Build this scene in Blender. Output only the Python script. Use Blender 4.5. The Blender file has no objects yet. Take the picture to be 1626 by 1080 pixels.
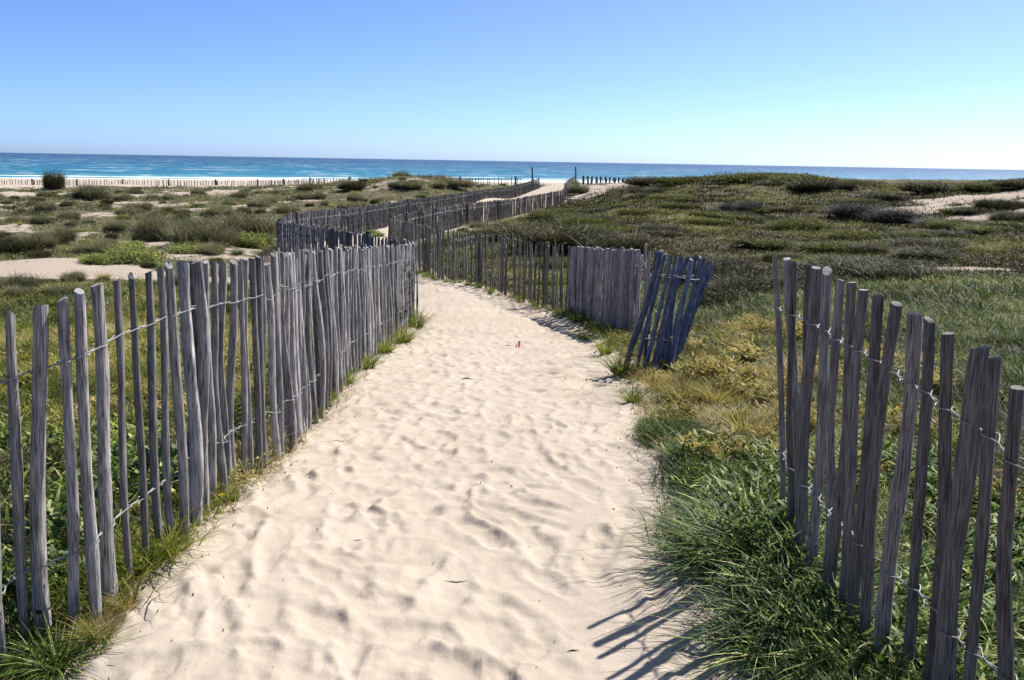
import bpy, numpy as np, math
from math import sin, cos, atan, atan2, radians, pi, hypot
from mathutils import Matrix, Vector
scene = bpy.context.scene
C = scene.collection
# ------------------------------------------------------------------ camera, sky, sun, exposure
F = 1400.0; HC = 256.0; SLOPE = .017; CAMZ = 1.6
PITCH = atan((540-HC)/F); ROLL = atan(SLOPE)
cd = bpy.data.cameras.new('camera'); cam = bpy.data.objects.new('camera', cd); C.objects.link(cam)
cd.sensor_width = 36; cd.lens = 36*F/1626; cd.clip_start = .05; cd.clip_end = 60000
cam.matrix_world = Matrix.Translation((0, 0, CAMZ)) @ Matrix.Rotation(pi/2-PITCH, 4, 'X') @ Matrix.Rotation(ROLL, 4, 'Z')
scene.camera = cam
SUN_AZ = radians(47); SUN_EL = radians(50)
w = bpy.data.worlds.new('World'); scene.world = w; w.use_nodes = True
nt = w.node_tree; bg = nt.nodes['Background']; sk = nt.nodes.new('ShaderNodeTexSky')
sk.sky_type = 'NISHITA'; sk.sun_disc = False; sk.sun_elevation = SUN_EL; sk.sun_rotation = SUN_AZ
sk.air_density = .4; sk.dust_density = .75; sk.ozone_density = 8.0; sk.altitude = 0
tn = nt.nodes.new('ShaderNodeMix'); tn.data_type = 'RGBA'; tn.blend_type = 'MULTIPLY'; tn.inputs[0].default_value = 1; tn.inputs[7].default_value = (1.03, 1.06, 1.12, 1)
nt.links.new(sk.outputs[0], tn.inputs[6]); nt.links.new(tn.outputs[2], bg.inputs[0]); bg.inputs[1].default_value = .107
sl = bpy.data.lights.new('sun', 'SUN'); sl.energy = 5.0; sl.angle = radians(.5); sl.color = (1, .96, .90)
so = bpy.data.objects.new('sun', sl); C.objects.link(so)
SUNV = Vector((sin(SUN_AZ)*cos(SUN_EL), cos(SUN_AZ)*cos(SUN_EL), sin(SUN_EL)))
so.rotation_euler = SUNV.to_track_quat('Z', 'Y').to_euler(); so.location = (8, 6, 12)
scene.view_settings.view_transform = 'Standard'; scene.view_settings.look = 'None'
scene.view_settings.exposure = .9; scene.view_settings.gamma = 1
scene.cycles.max_bounces = 6; scene.cycles.diffuse_bounces = 3; scene.cycles.transparent_max_bounces = 4

rs = np.random.RandomState(11)
# ------------------------------------------------------------------ helpers
def ray(px, py):
    x = (px-813.)/F; y = -(py-540.)/F
    c, s = cos(ROLL), sin(ROLL); xr = x*c-y*s; yr = x*s+y*c
    cp, sp = cos(PITCH), sin(PITCH)
    return (xr, cp+yr*sp, -sp+yr*cp)
def at(px, py, Y):
    r = ray(px, py); k = Y/r[1]
    return (r[0]*k, Y, CAMZ+r[2]*k)
def vnoise(x, y, seed=0):
    xi = np.floor(x).astype(np.int64); yi = np.floor(y).astype(np.int64); fx = x-xi; fy = y-yi
    fx = fx*fx*(3-2*fx); fy = fy*fy*(3-2*fy)
    def h(a, b):
        n = (a*374761393+b*668265263+seed*974634777) & 0xffffffff
        n = ((n ^ (n >> 13))*1274126177) & 0xffffffff
        return ((n ^ (n >> 16)) & 0xffff)/65535.
    return (h(xi, yi)*(1-fx)+h(xi+1, yi)*fx)*(1-fy)+(h(xi, yi+1)*(1-fx)+h(xi+1, yi+1)*fx)*fy
def fbm(x, y, seed=0, o=4):
    a = .5; s = 0; t = 0
    for i in range(o):
        s = s+a*vnoise(x, y, seed+i*7); t += a; a *= .5; x = x*2.03+5.1; y = y*2.03+9.7
    return s/t
def sstep(a, b, x):
    t = np.clip((x-a)/(b-a), 0, 1); return t*t*(3-2*t)
def npmesh(name, V, polys, mat=None, attrs=None, smooth=False, mats=None, mi=None, smooth_mask=None):
    """polys: list of (n,k) int arrays"""
    me = bpy.data.meshes.new(name)
    V = np.asarray(V, np.float32)
    me.vertices.add(len(V)); me.vertices.foreach_set('co', V.ravel())
    li = np.concatenate([np.asarray(p).ravel() for p in polys]).astype(np.int32)
    tot = np.concatenate([np.full(len(p), np.asarray(p).shape[1]) for p in polys]).astype(np.int32)
    st = np.concatenate([[0], np.cumsum(tot)[:-1]]).astype(np.int32)
    me.loops.add(len(li)); me.loops.foreach_set('vertex_index', li)
    me.polygons.add(len(tot)); me.polygons.foreach_set('loop_start', st); me.polygons.foreach_set('loop_total', tot)
    if smooth_mask is not None: me.polygons.foreach_set('use_smooth', smooth_mask.astype(bool))
    else: me.polygons.foreach_set('use_smooth', np.full(len(tot), bool(smooth)))
    for m in (mats or ([mat] if mat else [])): me.materials.append(m)
    if mi is not None: me.polygons.foreach_set('material_index', mi.astype(np.int32))
    for k, v in (attrs or {}).items():
        a = me.attributes.new(k, 'FLOAT', 'POINT'); a.data.foreach_set('value', np.asarray(v, np.float32))
    me.update(calc_edges=True)
    return me
def ob(name, me, parent=None, loc=(0, 0, 0), label=None, cat=None, group=None, kind=None):
    o = bpy.data.objects.new(name, me); C.objects.link(o)
    if parent: o.parent = parent
    o.location = loc
    if label: o['label'] = label
    if cat: o['category'] = cat
    if group: o['group'] = group
    if kind: o['kind'] = kind
    return o
# ------------------------------------------------------------------ materials
def newmat(name):
    m = bpy.data.materials.new(name); m.use_nodes = True
    n = m.node_tree.nodes; l = m.node_tree.links; b = n['Principled BSDF']
    b.inputs['Specular IOR Level'].default_value = .25
    return m, n, l, b
def N(n, t, **k):
    o = n.new('ShaderNode'+t)
    for a, v in k.items():
        if a in o.inputs: o.inputs[a].default_value = v
        else: setattr(o, a, v)
    return o
def ramp(n, stops):
    r = n.new('ShaderNodeValToRGB'); e = r.color_ramp.elements
    while len(e) < len(stops): e.new(.5)
    for i, (p, c) in enumerate(stops): e[i].position = p; e[i].color = (*c, 1) if len(c) == 3 else c
    return r
def mixc(n, l, f, a, b, mode='MIX'):
    m = n.new('ShaderNodeMix'); m.data_type = 'RGBA'; m.blend_type = mode
    for s, v in ((0, f), (6, a), (7, b)):
        if isinstance(v, (int, float)): m.inputs[s].default_value = v
        elif isinstance(v, tuple): m.inputs[s].default_value = (*v, 1)
        else: l.new(v, m.inputs[s])
    return m.outputs[2]
SAND = (.66, .54, .41)
def sand_mat(name, ripple=True):
    m, n, l, b = newmat(name)
    tc = N(n, 'TexCoord'); n1 = N(n, 'TexNoise', Scale=2.2, Detail=5.); n2 = N(n, 'TexNoise', Scale=260., Detail=2.); n3 = N(n, 'TexNoise', Scale=28., Detail=4.)
    for k in (n1, n2, n3): l.new(tc.outputs['Object'], k.inputs['Vector'])
    r1 = ramp(n, [(.3, (.335, .281, .224)), (.7, (.388, .330, .266))]); l.new(n1.outputs[0], r1.inputs[0])
    r2 = ramp(n, [(.25, (.72, .70, .66)), (.5, (1, 1, 1)), (.8, (1.08, 1.08, 1.08))]); l.new(n2.outputs[0], r2.inputs[0])
    l.new(mixc(n, l, .7, r1.outputs[0], r2.outputs[0], 'MULTIPLY'), b.inputs['Base Color'])
    b.inputs['Roughness'].default_value = .95; b.inputs['Specular IOR Level'].default_value = .1
    bp = N(n, 'Bump', Strength=.5, Distance=.008); l.new(n3.outputs[0], bp.inputs['Height'])
    bp2 = N(n, 'Bump', Strength=.25, Distance=.0015); l.new(n2.outputs[0], bp2.inputs['Height']); l.new(bp.outputs[0], bp2.inputs['Normal'])
    l.new(bp2.outputs[0], b.inputs['Normal'])
    return m
M_sand = sand_mat('path_sand')
def dune_mat():
    m, n, l, b = newmat('dune_soil')
    tc = N(n, 'TexCoord'); n1 = N(n, 'TexNoise', Scale=3., Detail=8.); n2 = N(n, 'TexNoise', Scale=40., Detail=4.)
    for k in (n1, n2): l.new(tc.outputs['Object'], k.inputs['Vector'])
    at_ = N(n, 'Attribute', attribute_name='sand')
    soil = ramp(n, [(.3, (.045, .040, .022)), (.5, (.085, .075, .04)), (.62, (.13, .11, .06)), (.75, (.24, .19, .12))]); l.new(n1.outputs[0], soil.inputs[0])
    sandc = ramp(n, [(.3, (.28, .228, .176)), (.7, (.40, .335, .27))]); l.new(n2.outputs[0], sandc.inputs[0])
    ad = N(n, 'Math', operation='MULTIPLY_ADD'); l.new(n1.outputs[0], ad.inputs[0]); ad.inputs[1].default_value = .7; l.new(at_.outputs['Fac'], ad.inputs[2])
    rr = ramp(n, [(.78, (0, 0, 0)), (.92, (1, 1, 1))]); l.new(ad.outputs[0], rr.inputs[0])
    l.new(mixc(n, l, rr.outputs[0], soil.outputs[0], sandc.outputs[0]), b.inputs['Base Color'])
    b.inputs['Roughness'].default_value = .95; b.inputs['Specular IOR Level'].default_value = .1
    bp = N(n, 'Bump', Strength=.8, Distance=.04); l.new(n2.outputs[0], bp.inputs['Height']); l.new(bp.outputs[0], b.inputs['Normal'])
    return m
M_dune = dune_mat()
def foliage_mat(name, stops, transl=.35, objrand=.25, spec=.12):
    m, n, l, b = newmat(name)
    a = N(n, 'Attribute', attribute_name='tint'); r = ramp(n, [(p, tuple(v*.74 for v in c)) for p, c in stops]); l.new(a.outputs['Fac'], r.inputs[0])
    oi = N(n, 'ObjectInfo'); mr = N(n, 'MapRange'); l.new(oi.outputs['Random'], mr.inputs[0])
    mr.inputs[3].default_value = 1-objrand; mr.inputs[4].default_value = 1+objrand
    hs = N(n, 'HueSaturation'); l.new(r.outputs[0], hs.inputs['Color']); l.new(mr.outputs[0], hs.inputs['Value'])
    l.new(hs.outputs[0], b.inputs['Base Color']); b.inputs['Roughness'].default_value = .55; b.inputs['Specular IOR Level'].default_value = spec
    t = N(n, 'BsdfTranslucent'); l.new(hs.outputs[0], t.inputs[0])
    mx = N(n, 'MixShader'); mx.inputs[0].default_value = transl
    l.new(b.outputs[0], mx.inputs[1]); l.new(t.outputs[0], mx.inputs[2]); l.new(mx.outputs[0], n['Material Output'].inputs[0])
    return m
M_grass = foliage_mat('grass_blades', [(0, (.035, .05, .012)), (.3, (.08, .13, .016)), (.55, (.20, .27, .03)), (.75, (.40, .38, .07)), (1, (.68, .57, .26))], .4)
M_dkgrass = foliage_mat('dark_grass_blades', [(0, (.018, .032, .007)), (.4, (.055, .105, .014)), (.7, (.18, .27, .035)), (1, (.62, .62, .24))], .35, spec=.3)
M_heath = foliage_mat('heath_leaves', [(0, (.024, .024, .007)), (.3, (.052, .054, .010)), (.52, (.105, .115, .016)), (.74, (.23, .25, .03)), (.9, (.40, .39, .09)), (1, (.60, .55, .28))], .3)
M_dry = foliage_mat('dry_grass', [(0, (.09, .06, .02)), (.25, (.20, .21, .035)), (.5, (.38, .37, .07)), (.72, (.56, .43, .15)), (.86, (.46, .24, .08)), (1, (.72, .60, .36))], .4)
M_scrub = foliage_mat('scrub_leaves', [(0, (.06, .062, .03)), (.3, (.12, .135, .05)), (.6, (.21, .23, .09)), (.8, (.32, .31, .15)), (1, (.48, .41, .28))], .3)
M_bush = foliage_mat('bush_twigs', [(0, (.07, .066, .035)), (.35, (.19, .185, .09)), (.7, (.34, .33, .17)), (1, (.56, .50, .33))], .25, .35)
M_spurge = foliage_mat('spurge_leaves', [(0, (.05, .09, .03)), (.5, (.20, .26, .09)), (.8, (.42, .43, .12)), (1, (.62, .56, .14))], .35, .2)
M_dkbush = foliage_mat('dark_bush', [(0, (.026, .025, .012)), (.4, (.075, .070, .03)), (.8, (.17, .16, .07)), (1, (.34, .29, .17))], .2, .3)
M_greybush = foliage_mat('grey_bush', [(0, (.04, .038, .034)), (.5, (.09, .085, .075)), (1, (.2, .185, .16))], .2, .2)
def wood_mat(name, dark, mid, light, topc):
    m, n, l, b = newmat(name)
    tc = N(n, 'TexCoord'); oi = N(n, 'ObjectInfo')
    off = N(n, 'VectorMath', operation='SCALE'); off.inputs[0].default_value = (37, 19, 53); l.new(oi.outputs['Random'], off.inputs['Scale'])
    ad = N(n, 'VectorMath', operation='ADD'); l.new(tc.outputs['Object'], ad.inputs[0]); l.new(off.outputs[0], ad.inputs[1])
    mp = N(n, 'Mapping'); mp.inputs['Scale'].default_value = (3.4, 3.4, 7); l.new(ad.outputs[0], mp.inputs[0])
    mp2 = N(n, 'Mapping'); mp2.inputs['Scale'].default_value = (.5, .5, 9); l.new(ad.outputs[0], mp2.inputs[0])
    n1 = N(n, 'TexNoise', Scale=1.6, Detail=7., Roughness=.65); l.new(mp.outputs[0], n1.inputs[0])
    n2 = N(n, 'TexNoise', Scale=1., Detail=4.); l.new(mp2.outputs[0], n2.inputs[0])
    r = ramp(n, [(.28, tuple(c*.45 for c in dark)), (.36, dark), (.46, mid), (.64, light)]); l.new(n1.outputs[0], r.inputs[0])
    r2 = ramp(n, [(.3, (.55, .52, .5)), (.5, (1, 1, 1)), (.75, (1.15, 1.1, 1.05))]); l.new(n2.outputs[0], r2.inputs[0])
    col = mixc(n, l, .85, r.outputs[0], r2.outputs[0], 'MULTIPLY')
    sp = N(n, 'SeparateXYZ'); l.new(tc.outputs['Object'], sp.inputs[0])
    topc = tuple(c*.58 for c in topc); tm = ramp(n, [(.9965, (0, 0, 0)), (.999, (1, 1, 1))]); l.new(sp.outputs[2], tm.inputs[0])
    col = mixc(n, l, tm.outputs[0], col, topc)
    mr = N(n, 'MapRange'); l.new(oi.outputs['Random'], mr.inputs[0]); mr.inputs[3].default_value = .55; mr.inputs[4].default_value = 1.4
    hs = N(n, 'HueSaturation'); l.new(col, hs.inputs['Color']); l.new(mr.outputs[0], hs.inputs['Value'])
    l.new(hs.outputs[0], b.inputs['Base Color']); b.inputs['Roughness'].default_value = .8
    bp = N(n, 'Bump', Strength=.8, Distance=.005); l.new(n1.outputs[0], bp.inputs['Height']); l.new(bp.outputs[0], b.inputs['Normal'])
    return m
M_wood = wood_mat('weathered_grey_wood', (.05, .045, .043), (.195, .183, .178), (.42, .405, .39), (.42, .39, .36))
M_brown = wood_mat('weathered_brown_wood', (.04, .034, .031), (.155, .134, .120), (.31, .28, .255), (.5, .46, .42))
M_blue = wood_mat('sky_shade_blue_wood', (.025, .03, .05), (.065, .085, .15), (.22, .25, .33), (.4, .42, .45))  # blue cast of sky-lit shade put into the wood colour
M_olive = wood_mat('weathered_olive_wood', (.04, .038, .03), (.14, .135, .11), (.28, .27, .225), (.35, .33, .28))
M_shade = wood_mat('painted_shade_grey_wood', (.025, .025, .03), (.09, .09, .10), (.24, .235, .24), (.3, .28, .26))  # grey wood darkened in its colour to give the backlit, shaded side
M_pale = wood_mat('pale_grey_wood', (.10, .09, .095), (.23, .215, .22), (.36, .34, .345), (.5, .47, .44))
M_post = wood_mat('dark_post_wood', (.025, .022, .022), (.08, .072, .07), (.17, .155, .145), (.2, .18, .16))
def plain(name, col, rough=.6, metal=0.):
    m, n, l, b = newmat(name); nz = N(n, 'TexNoise', Scale=30.); tc = N(n, 'TexCoord'); l.new(tc.outputs['Object'], nz.inputs[0])
    r = ramp(n, [(.3, tuple(c*.75 for c in col)), (.7, tuple(min(1, c*1.15) for c in col))]); l.new(nz.outputs[0], r.inputs[0]); l.new(r.outputs[0], b.inputs['Base Color'])
    b.inputs['Roughness'].default_value = rough; b.inputs['Metallic'].default_value = metal
    return m
M_wire = plain('galvanised_wire', (.27, .265, .26), .6, .2)
M_red = plain('red_scrap', (.55, .13, .12)); M_stick = plain('dry_stick', (.06, .045, .035), .9); M_yel = plain('yellow_petal', (.85, .72, .02)); M_stem = plain('green_stem', (.09, .15, .03))
M_straw = plain('straw', (.42, .33, .2), .9)

# ------------------------------------------------------------------ fence lines: (px, py of the top, forward distance, height)
HS = 1.15
LEFT = [(-60, 528, 2.45, HS), (14, 495, 2.67, HS), (126, 461, 2.78, HS), (269, 420, 3.46, HS), (400, 408, 4.46, HS), (470, 400, 5.31, HS), (550, 395, 7.62, HS), (600, 393, 9.7, HS), (658, 388, 13.2, HS)]
ZIG = [(658, 386, 13.25, HS), (615, 379, 15.8, 1.1), (520, 363, 20.5, 1.1), (440, 351, 25, 1.1)]
LBACK = [(442, 350, 25, 1.1), (461, 339, 28, 1.1), (570, 329, 37, 1.1), (645, 318, 46, 1.1), (735, 306, 60, 1.1), (810, 297, 78, 1.1), (857, 283, 95, 1.1)]
RMID = [(1028, 398, 10.9, 1.1), (1010, 397, 11.2, 1.1), (908, 392, 14.3, 1.1), (805, 376, 16.5, 1.1), (705, 364, 18.8, 1.1), (655, 354, 22, 1.1), (620, 347, 25.7, 1.1)]
RBACK = [(620, 346, 25.7, 1.1), (658, 336, 33, 1.1), (732, 324, 43, 1.1), (817, 316, 57, 1.1), (894, 302, 70, 1.1), (903, 286, 80, 1.1), (912, 281, 90, 1.1)]
def topline(L):
    return np.array([at(a, b, Y) for a, b, Y, h in L]), np.array([h for *_, h in L])
ctl = []
for L in (LEFT, ZIG, LBACK, RMID, RBACK):
    P, h = topline(L)
    for p, hh in zip(P, h): ctl.append((p[0], p[1], p[2]-hh))
for X, Y, z in [(1.05, 3.5, .06), (1.12, 2.6, .05), (1.2, 1.8, .03), (1.25, 0, 0), (-1.5, 0, 0), (0, -3, 0), (-3, -3, 0), (3, -3, 0), (0, -20, .3), (20, -15, .3), (-20, -15, .3),
                (-30, 0, -.3), (30, 0, .2), (60, 20, .6), (-60, 20, -.8), (0, -60, .5), (80, -40, .5), (-80, -40, 0),
                (-3, 3, -.1), (-5, 7, -.42), (-8, 12, -.8), (2.5, 3, .0), (4.5, 5.5, -.08), (0, 3, 0), (.1, 5.5, -.08), (-.2, 8, -.33), (-.4, 10.5, -.58)]:
    ctl.append((X, Y, z))
for px, py, Y in [(700, 452, 17), (1150, 560, 8.5), (1150, 470, 14.5), (1080, 600, 7.4), (1120, 425, 21), (1400, 450, 15), (1626, 470, 12), (1250, 390, 24), (1600, 395, 22), (1000, 330, 42), (820, 358, 36), (900, 372, 26),
                  (1200, 330, 40), (1200, 283, 62), (1050, 289, 68), (1300, 284, 60), (960, 300, 78), (1380, 300, 58), (1450, 306, 60), (1500, 330, 38), (1560, 296, 52), (1626, 290, 48), (1626, 330, 34), (1900, 285, 50), (1900, 400, 20),
                  (100, 425, 20), (0, 425, 20), (250, 385, 28), (100, 340, 45), (0, 305, 88), (100, 304, 92), (300, 304, 92), (420, 306, 85), (520, 297, 70), (600, 294, 66), (680, 292, 66), (740, 294, 75), (350, 350, 40), (-200, 304, 88), (-200, 420, 20)]:
    ctl.append(at(px, py, Y))
ctl = np.array(ctl)
def uv_(x, y):
    r = np.hypot(x, y); return np.stack([np.arctan2(x, y)*2.2*(r/(r+2.5)), np.log(r+2.5)], -1)
CU = uv_(ctl[:, 0], ctl[:, 1]); KC = .12
def kern(A, B): return np.sqrt(((A[:, None]-B[None])**2).sum(-1)+KC**2)
n_ = len(ctl); K = kern(CU, CU)-np.eye(n_)*.004
A_ = np.block([[K, np.ones((n_, 1))], [np.ones((1, n_)), np.zeros((1, 1))]])
WT = np.linalg.solve(A_, np.append(ctl[:, 2], 0))
def beach_z(x, y):
    s = y-.4*x
    z = np.minimum(-3.4+(221-s)*.0072, -2.8)
    return np.where(s > 221, -3.4-(s-221)*.02, z)
def Hraw(x, y):
    x = np.atleast_1d(np.asarray(x, float)); y = np.atleast_1d(np.asarray(y, float)); o = np.empty(len(x))
    for i in range(0, len(x), 60000):
        U = uv_(x[i:i+60000], y[i:i+60000]); o[i:i+60000] = kern(U, CU) @ WT[:-1]+WT[-1]
    o = np.clip(o, -3.5, 3)
    r = np.hypot(x, y)
    # hummocks, fading out on the path side
    amp = .05*sstep(3, 8, r)+.16*sstep(14, 45, r)
    d = path_out(x, y)
    o = o+amp*(fbm(x/1.9, y/2.4, 3, 3)-.5)*2*d+.28*sstep(18, 50, r)*(fbm(x/7, y/9, 9, 3)-.5)*2*d
    b = sstep(102, 126, y+ (fbm(x/14, y/14, 5)-.5)*16)
    bz = beach_z(x, y)+(fbm(x/6, y/6, 8)-.5)*.12
    o = o*(1-b)+bz*b
    far = sstep(250, 900, y)
    return np.where(y > 250, np.maximum(bz, -9), o)
# path outline
def chain(L): P, h = topline(L); return [(p[0], p[1]) for p in P]
LP = [(-1.42, -6), (-1.36, 2.0), (-1.33, 2.5), (-1.33, 3.5), (-1.25, 4.5), (-1.24, 6), (-1.32, 8), (-1.38, 10), (-1.45, 13.3)]+chain(ZIG)[1:]+chain(LBACK)[1:]+[(4, 104), (4, 118)]
RP = [(1.0, -6), (.95, 1.6), (.82, 2.5), (.80, 3.0), (.66, 3.5), (.78, 4.2), (.82, 5.4), (.9, 6.4), (1.0, 7.8), (1.18, 10), (1.1, 12), (.83, 13.6), (.28, 15.2), (-.2, 16.2), (-1.5, 18.6), (-2.4, 21.5), (-3.3, 25.6)]+chain(RBACK)[1:]+[(8, 104), (9, 118)]
POLY = np.array(LP+RP[::-1])
def seg_d(x, y, P):
    d = np.full(len(x), 1e9)
    for (ax, ay), (bx, by) in zip(P[:-1], P[1:]):
        vx, vy = bx-ax, by-ay; t = np.clip(((x-ax)*vx+(y-ay)*vy)/(vx*vx+vy*vy+1e-9), 0, 1)
        d = np.minimum(d, np.hypot(x-ax-t*vx, y-ay-t*vy))
    return d
def inside(x, y, P):
    c = np.zeros(len(x), bool); n = len(P)
    for i in range(n):
        x1, y1 = P[i]; x2, y2 = P[(i+1) % n]
        if y1 == y2: continue
        k = ((y1 > y) != (y2 > y)) & (x < (x2-x1)*(y-y1)/(y2-y1)+x1); c ^= k
    return c
def path_out(x, y):
    """0 on the path, rising to 1 a metre or two outside it"""
    i = inside(x, y, POLY); d = seg_d(x, y, POLY)
    return np.where(i, 0, sstep(0, 1.5+np.hypot(x, y)*.03, d))
# footprints
hx0, hy0, hs = -3.2, 1.0, .014; HW, HH = 460, 1500
yy, xx = np.mgrid[0:HH, 0:HW]; fxw = hx0+xx*hs; fyw = hy0+yy*hs
FP = (fbm(fxw/.55, fyw/.55, 21, 3)-.5)*.026+(fbm(fxw/.22, fyw/.14, 31, 3)-.5)*.016+(np.abs(fbm(fxw/.13, fyw/.08, 33, 2)-.5))*-.02
smoothside = sstep(.1, .6, fxw+(fyw-3.2)*-.02)*sstep(5.2, 3.2, fyw)
FP = FP*(1-.75*smoothside)
for k in range(1900):
    cx = rs.uniform(-1.4, .95); cy = 1.6+19*rs.rand()**1.25
    if cx > .15 and cy < 4.4 and rs.rand() < .8: continue
    if cy > 14: cx -= (cy-14)*.35
    a = rs.normal(0, .5); L_ = rs.uniform(.09, .17); W_ = L_*rs.uniform(.38, .6); dep = rs.uniform(.004, .0135)*(1.25 if cy < 4.5 else 1)
    i0, i1 = int((cx-.4-hx0)/hs), int((cx+.4-hx0)/hs); j0, j1 = int((cy-.4-hy0)/hs), int((cy+.4-hy0)/hs)
    i0, j0 = max(i0, 0), max(j0, 0)
    if i1 <= i0 or j1 <= j0: continue
    sx = fxw[j0:j1, i0:i1]-cx; sy = fyw[j0:j1, i0:i1]-cy
    if sx.size == 0: continue
    u = (sx*cos(a)+sy*sin(a)); v = (-sx*sin(a)+sy*cos(a))
    q = np.sqrt((u/W_)**2+(v/L_)**2+.001)+ (fbm(sx*14+k, sy*14, 5, 2)-.5)*.5
    FP[j0:j1, i0:i1] = np.where(q < 1.15, FP[j0:j1, i0:i1]*(.35+.65*sstep(.7, 1.15, q)), FP[j0:j1, i0:i1])
    q2 = np.sqrt((u/(W_*.8))**2+((v+L_*1.25)/(L_*.6))**2+.001); FP[j0:j1, i0:i1] -= dep*.8*(1-sstep(.4, 1.1, q2))
    FP[j0:j1, i0:i1] += -dep*(1-sstep(.5, 1.08, q))*(1+.5*v/L_)+dep*.4*np.exp(-((q-1.3)/.3)**2)
# wind ripples down the right-hand edge of the path
RPa = np.array(RP); rip = sstep(.95, .55, seg_d(fxw.ravel(), fyw.ravel(), RPa[(RPa[:, 1] > 5) & (RPa[:, 1] < 27)]).reshape(fxw.shape)+(fbm(fxw/.5, fyw/.5, 83, 2)-.5)*.4)*sstep(5.8, 7, fyw)
FP = FP*(1-.5*rip)+rip*.019*np.sin((fyw*1.0-fxw*.35+(fbm(fxw/.35, fyw/.35, 77, 2)-.5)*.55)*2*pi/.15)*(.5+fbm(fxw/.2, fyw/.2, 79, 2))
FP = FP*sstep(0, .8, (HH-1)*hs-(fyw-hy0))
def footp(x, y):
    gx = np.clip((x-hx0)/hs, 0, HW-1.01); gy = np.clip((y-hy0)/hs, 0, HH-1.01)
    ok = (x > hx0) & (x < hx0+(HW-2)*hs) & (y > hy0) & (y < hy0+(HH-2)*hs)
    i = gx.astype(int); j = gy.astype(int); fx = gx-i; fy = gy-j
    v = (FP[j, i]*(1-fx)+FP[j, i+1]*fx)*(1-fy)+(FP[j+1, i]*(1-fx)+FP[j+1, i+1]*fx)*fy
    return np.where(ok, v, 0)
def H(x, y):
    x = np.atleast_1d(np.asarray(x, float)); y = np.atleast_1d(np.asarray(y, float))
    o = Hraw(x, y); near = (np.abs(x) < 9) & (y < 24) & (y > 0)
    if near.any():
        d = path_out(x[near], y[near]); o[near] += footp(x[near], y[near])*(1-d)
    r = np.hypot(x, y); d2 = path_out(x, y)
    o += np.where((r > 18) & (d2 < .5), (fbm(x/.5, y/.6, 41, 2)-.5)*.06, 0)
    return o
def H1(x, y): return float(H([x], [y])[0])
# ------------------------------------------------------------------ ground sheet (polar grid), split in path, dunes, beach
rad = [.25, .6, 1.0, 1.35]; r = 1.6
while r < 12: rad.append(r); r *= 1.0042
while r < 270: rad.append(r); r *= 1.010
while r < 9000: rad.append(r); r *= 1.16
rad = np.array(rad)
ang = np.concatenate([np.radians(np.linspace(-38, 38, 860)), np.radians(np.linspace(38, 322, 150))[1:-1]])
nr, na = len(rad), len(ang)
R_, A2 = np.meshgrid(rad, ang, indexing='ij'); gx = (R_*np.sin(A2)).ravel(); gy = (R_*np.cos(A2)).ravel()
gz = H(gx, gy)
V = np.stack([gx, gy, gz], 1); V = np.vstack([V, [[0, 0, H1(0, 0)]]]); cidx = len(V)-1
I = np.arange(nr*na).reshape(nr, na); In = np.roll(I, -1, 1)
Q = np.stack([I[:-1], I[1:], In[1:], In[:-1]], -1).reshape(-1, 4)
Q = Q[:, ::-1]
fc = V[Q].mean(1)
wob = (fbm(fc[:, 0]*5, fc[:, 1]*5, 61, 3)-.5)*.22*np.clip(np.hypot(fc[:, 0], fc[:, 1])/6, .5, 3)
onpath = inside(fc[:, 0]+wob, fc[:, 1]+wob*.5, POLY) & (fc[:, 1] < 112)
bedge = 108+(fbm(fc[:, 0]/9, fc[:, 1]/9, 71)-.5)*22-(np.abs(fc[:, 0]-6) < 5)*6
onbeach = (fc[:, 1] > bedge) & ~onpath
sandv = np.zeros(len(V))
r0 = np.hypot(V[:, 0], V[:, 1])
sandv += .55*sstep(.50, .66, fbm(V[:, 0]/2.2, V[:, 1]/3, 15, 3))*(V[:, 0] < 0)*sstep(16, 24, r0)
def blob(cx, cy, ax, ay, k=1.):
    global sandv; sandv = np.maximum(sandv, k*sstep(1.2, .6, np.hypot((V[:, 0]-cx)/ax, (V[:, 1]-cy)/ay)+(fbm(V[:, 0]/1.2, V[:, 1]/1.2, 19, 3)-.5)*.9))
for px, py, Y, ax, ay in [(60, 425, 20, 3.4, 2.2), (170, 432, 19.5, 2., 1.6), (330, 418, 19, 1.6, 1), (20, 310, 80, 5, 12), (140, 320, 60, 6, 5), (400, 300, 88, 12, 9), (300, 330, 50, 4, 2.5), (60, 322, 60, 5, 4), (220, 305, 80, 7, 5),
                          (930, 300, 84, 4, 14), (1570, 322, 40, 5, 3), (1530, 325, 36, 4, 2), (1600, 345, 32, 2.5, 1.6), (1190, 480, 13, 1.4, .8), (975, 295, 78, 5, 5), (1420, 435, 17, 2, .9), (1020, 292, 72, 3, 3)]:
    p = at(px, py, Y); blob(p[0], p[1], ax, ay)
sandv = np.maximum(sandv, sstep(.7, .0, seg_d(V[:, 0], V[:, 1], POLY)/np.clip(r0/9, .35, 1.2))*.8)
def sub(name, mask, mat, label, extra=None):
    q = Q[mask]; u, inv = np.unique(q.ravel(), return_inverse=True)
    pol = [inv.reshape(-1, 4)]; 
    me = npmesh(name, V[u], pol, mat, {'sand': sandv[u]}, smooth=True)
    return ob(name, me, label=label, cat=name.replace('_', ' '), kind='structure')
sub('sand_path', onpath, M_sand, 'pale trampled sand path full of footprints winding between the fences')
sub('beach', onbeach, M_sand, 'flat pale sand beach between dunes and sea')
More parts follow.
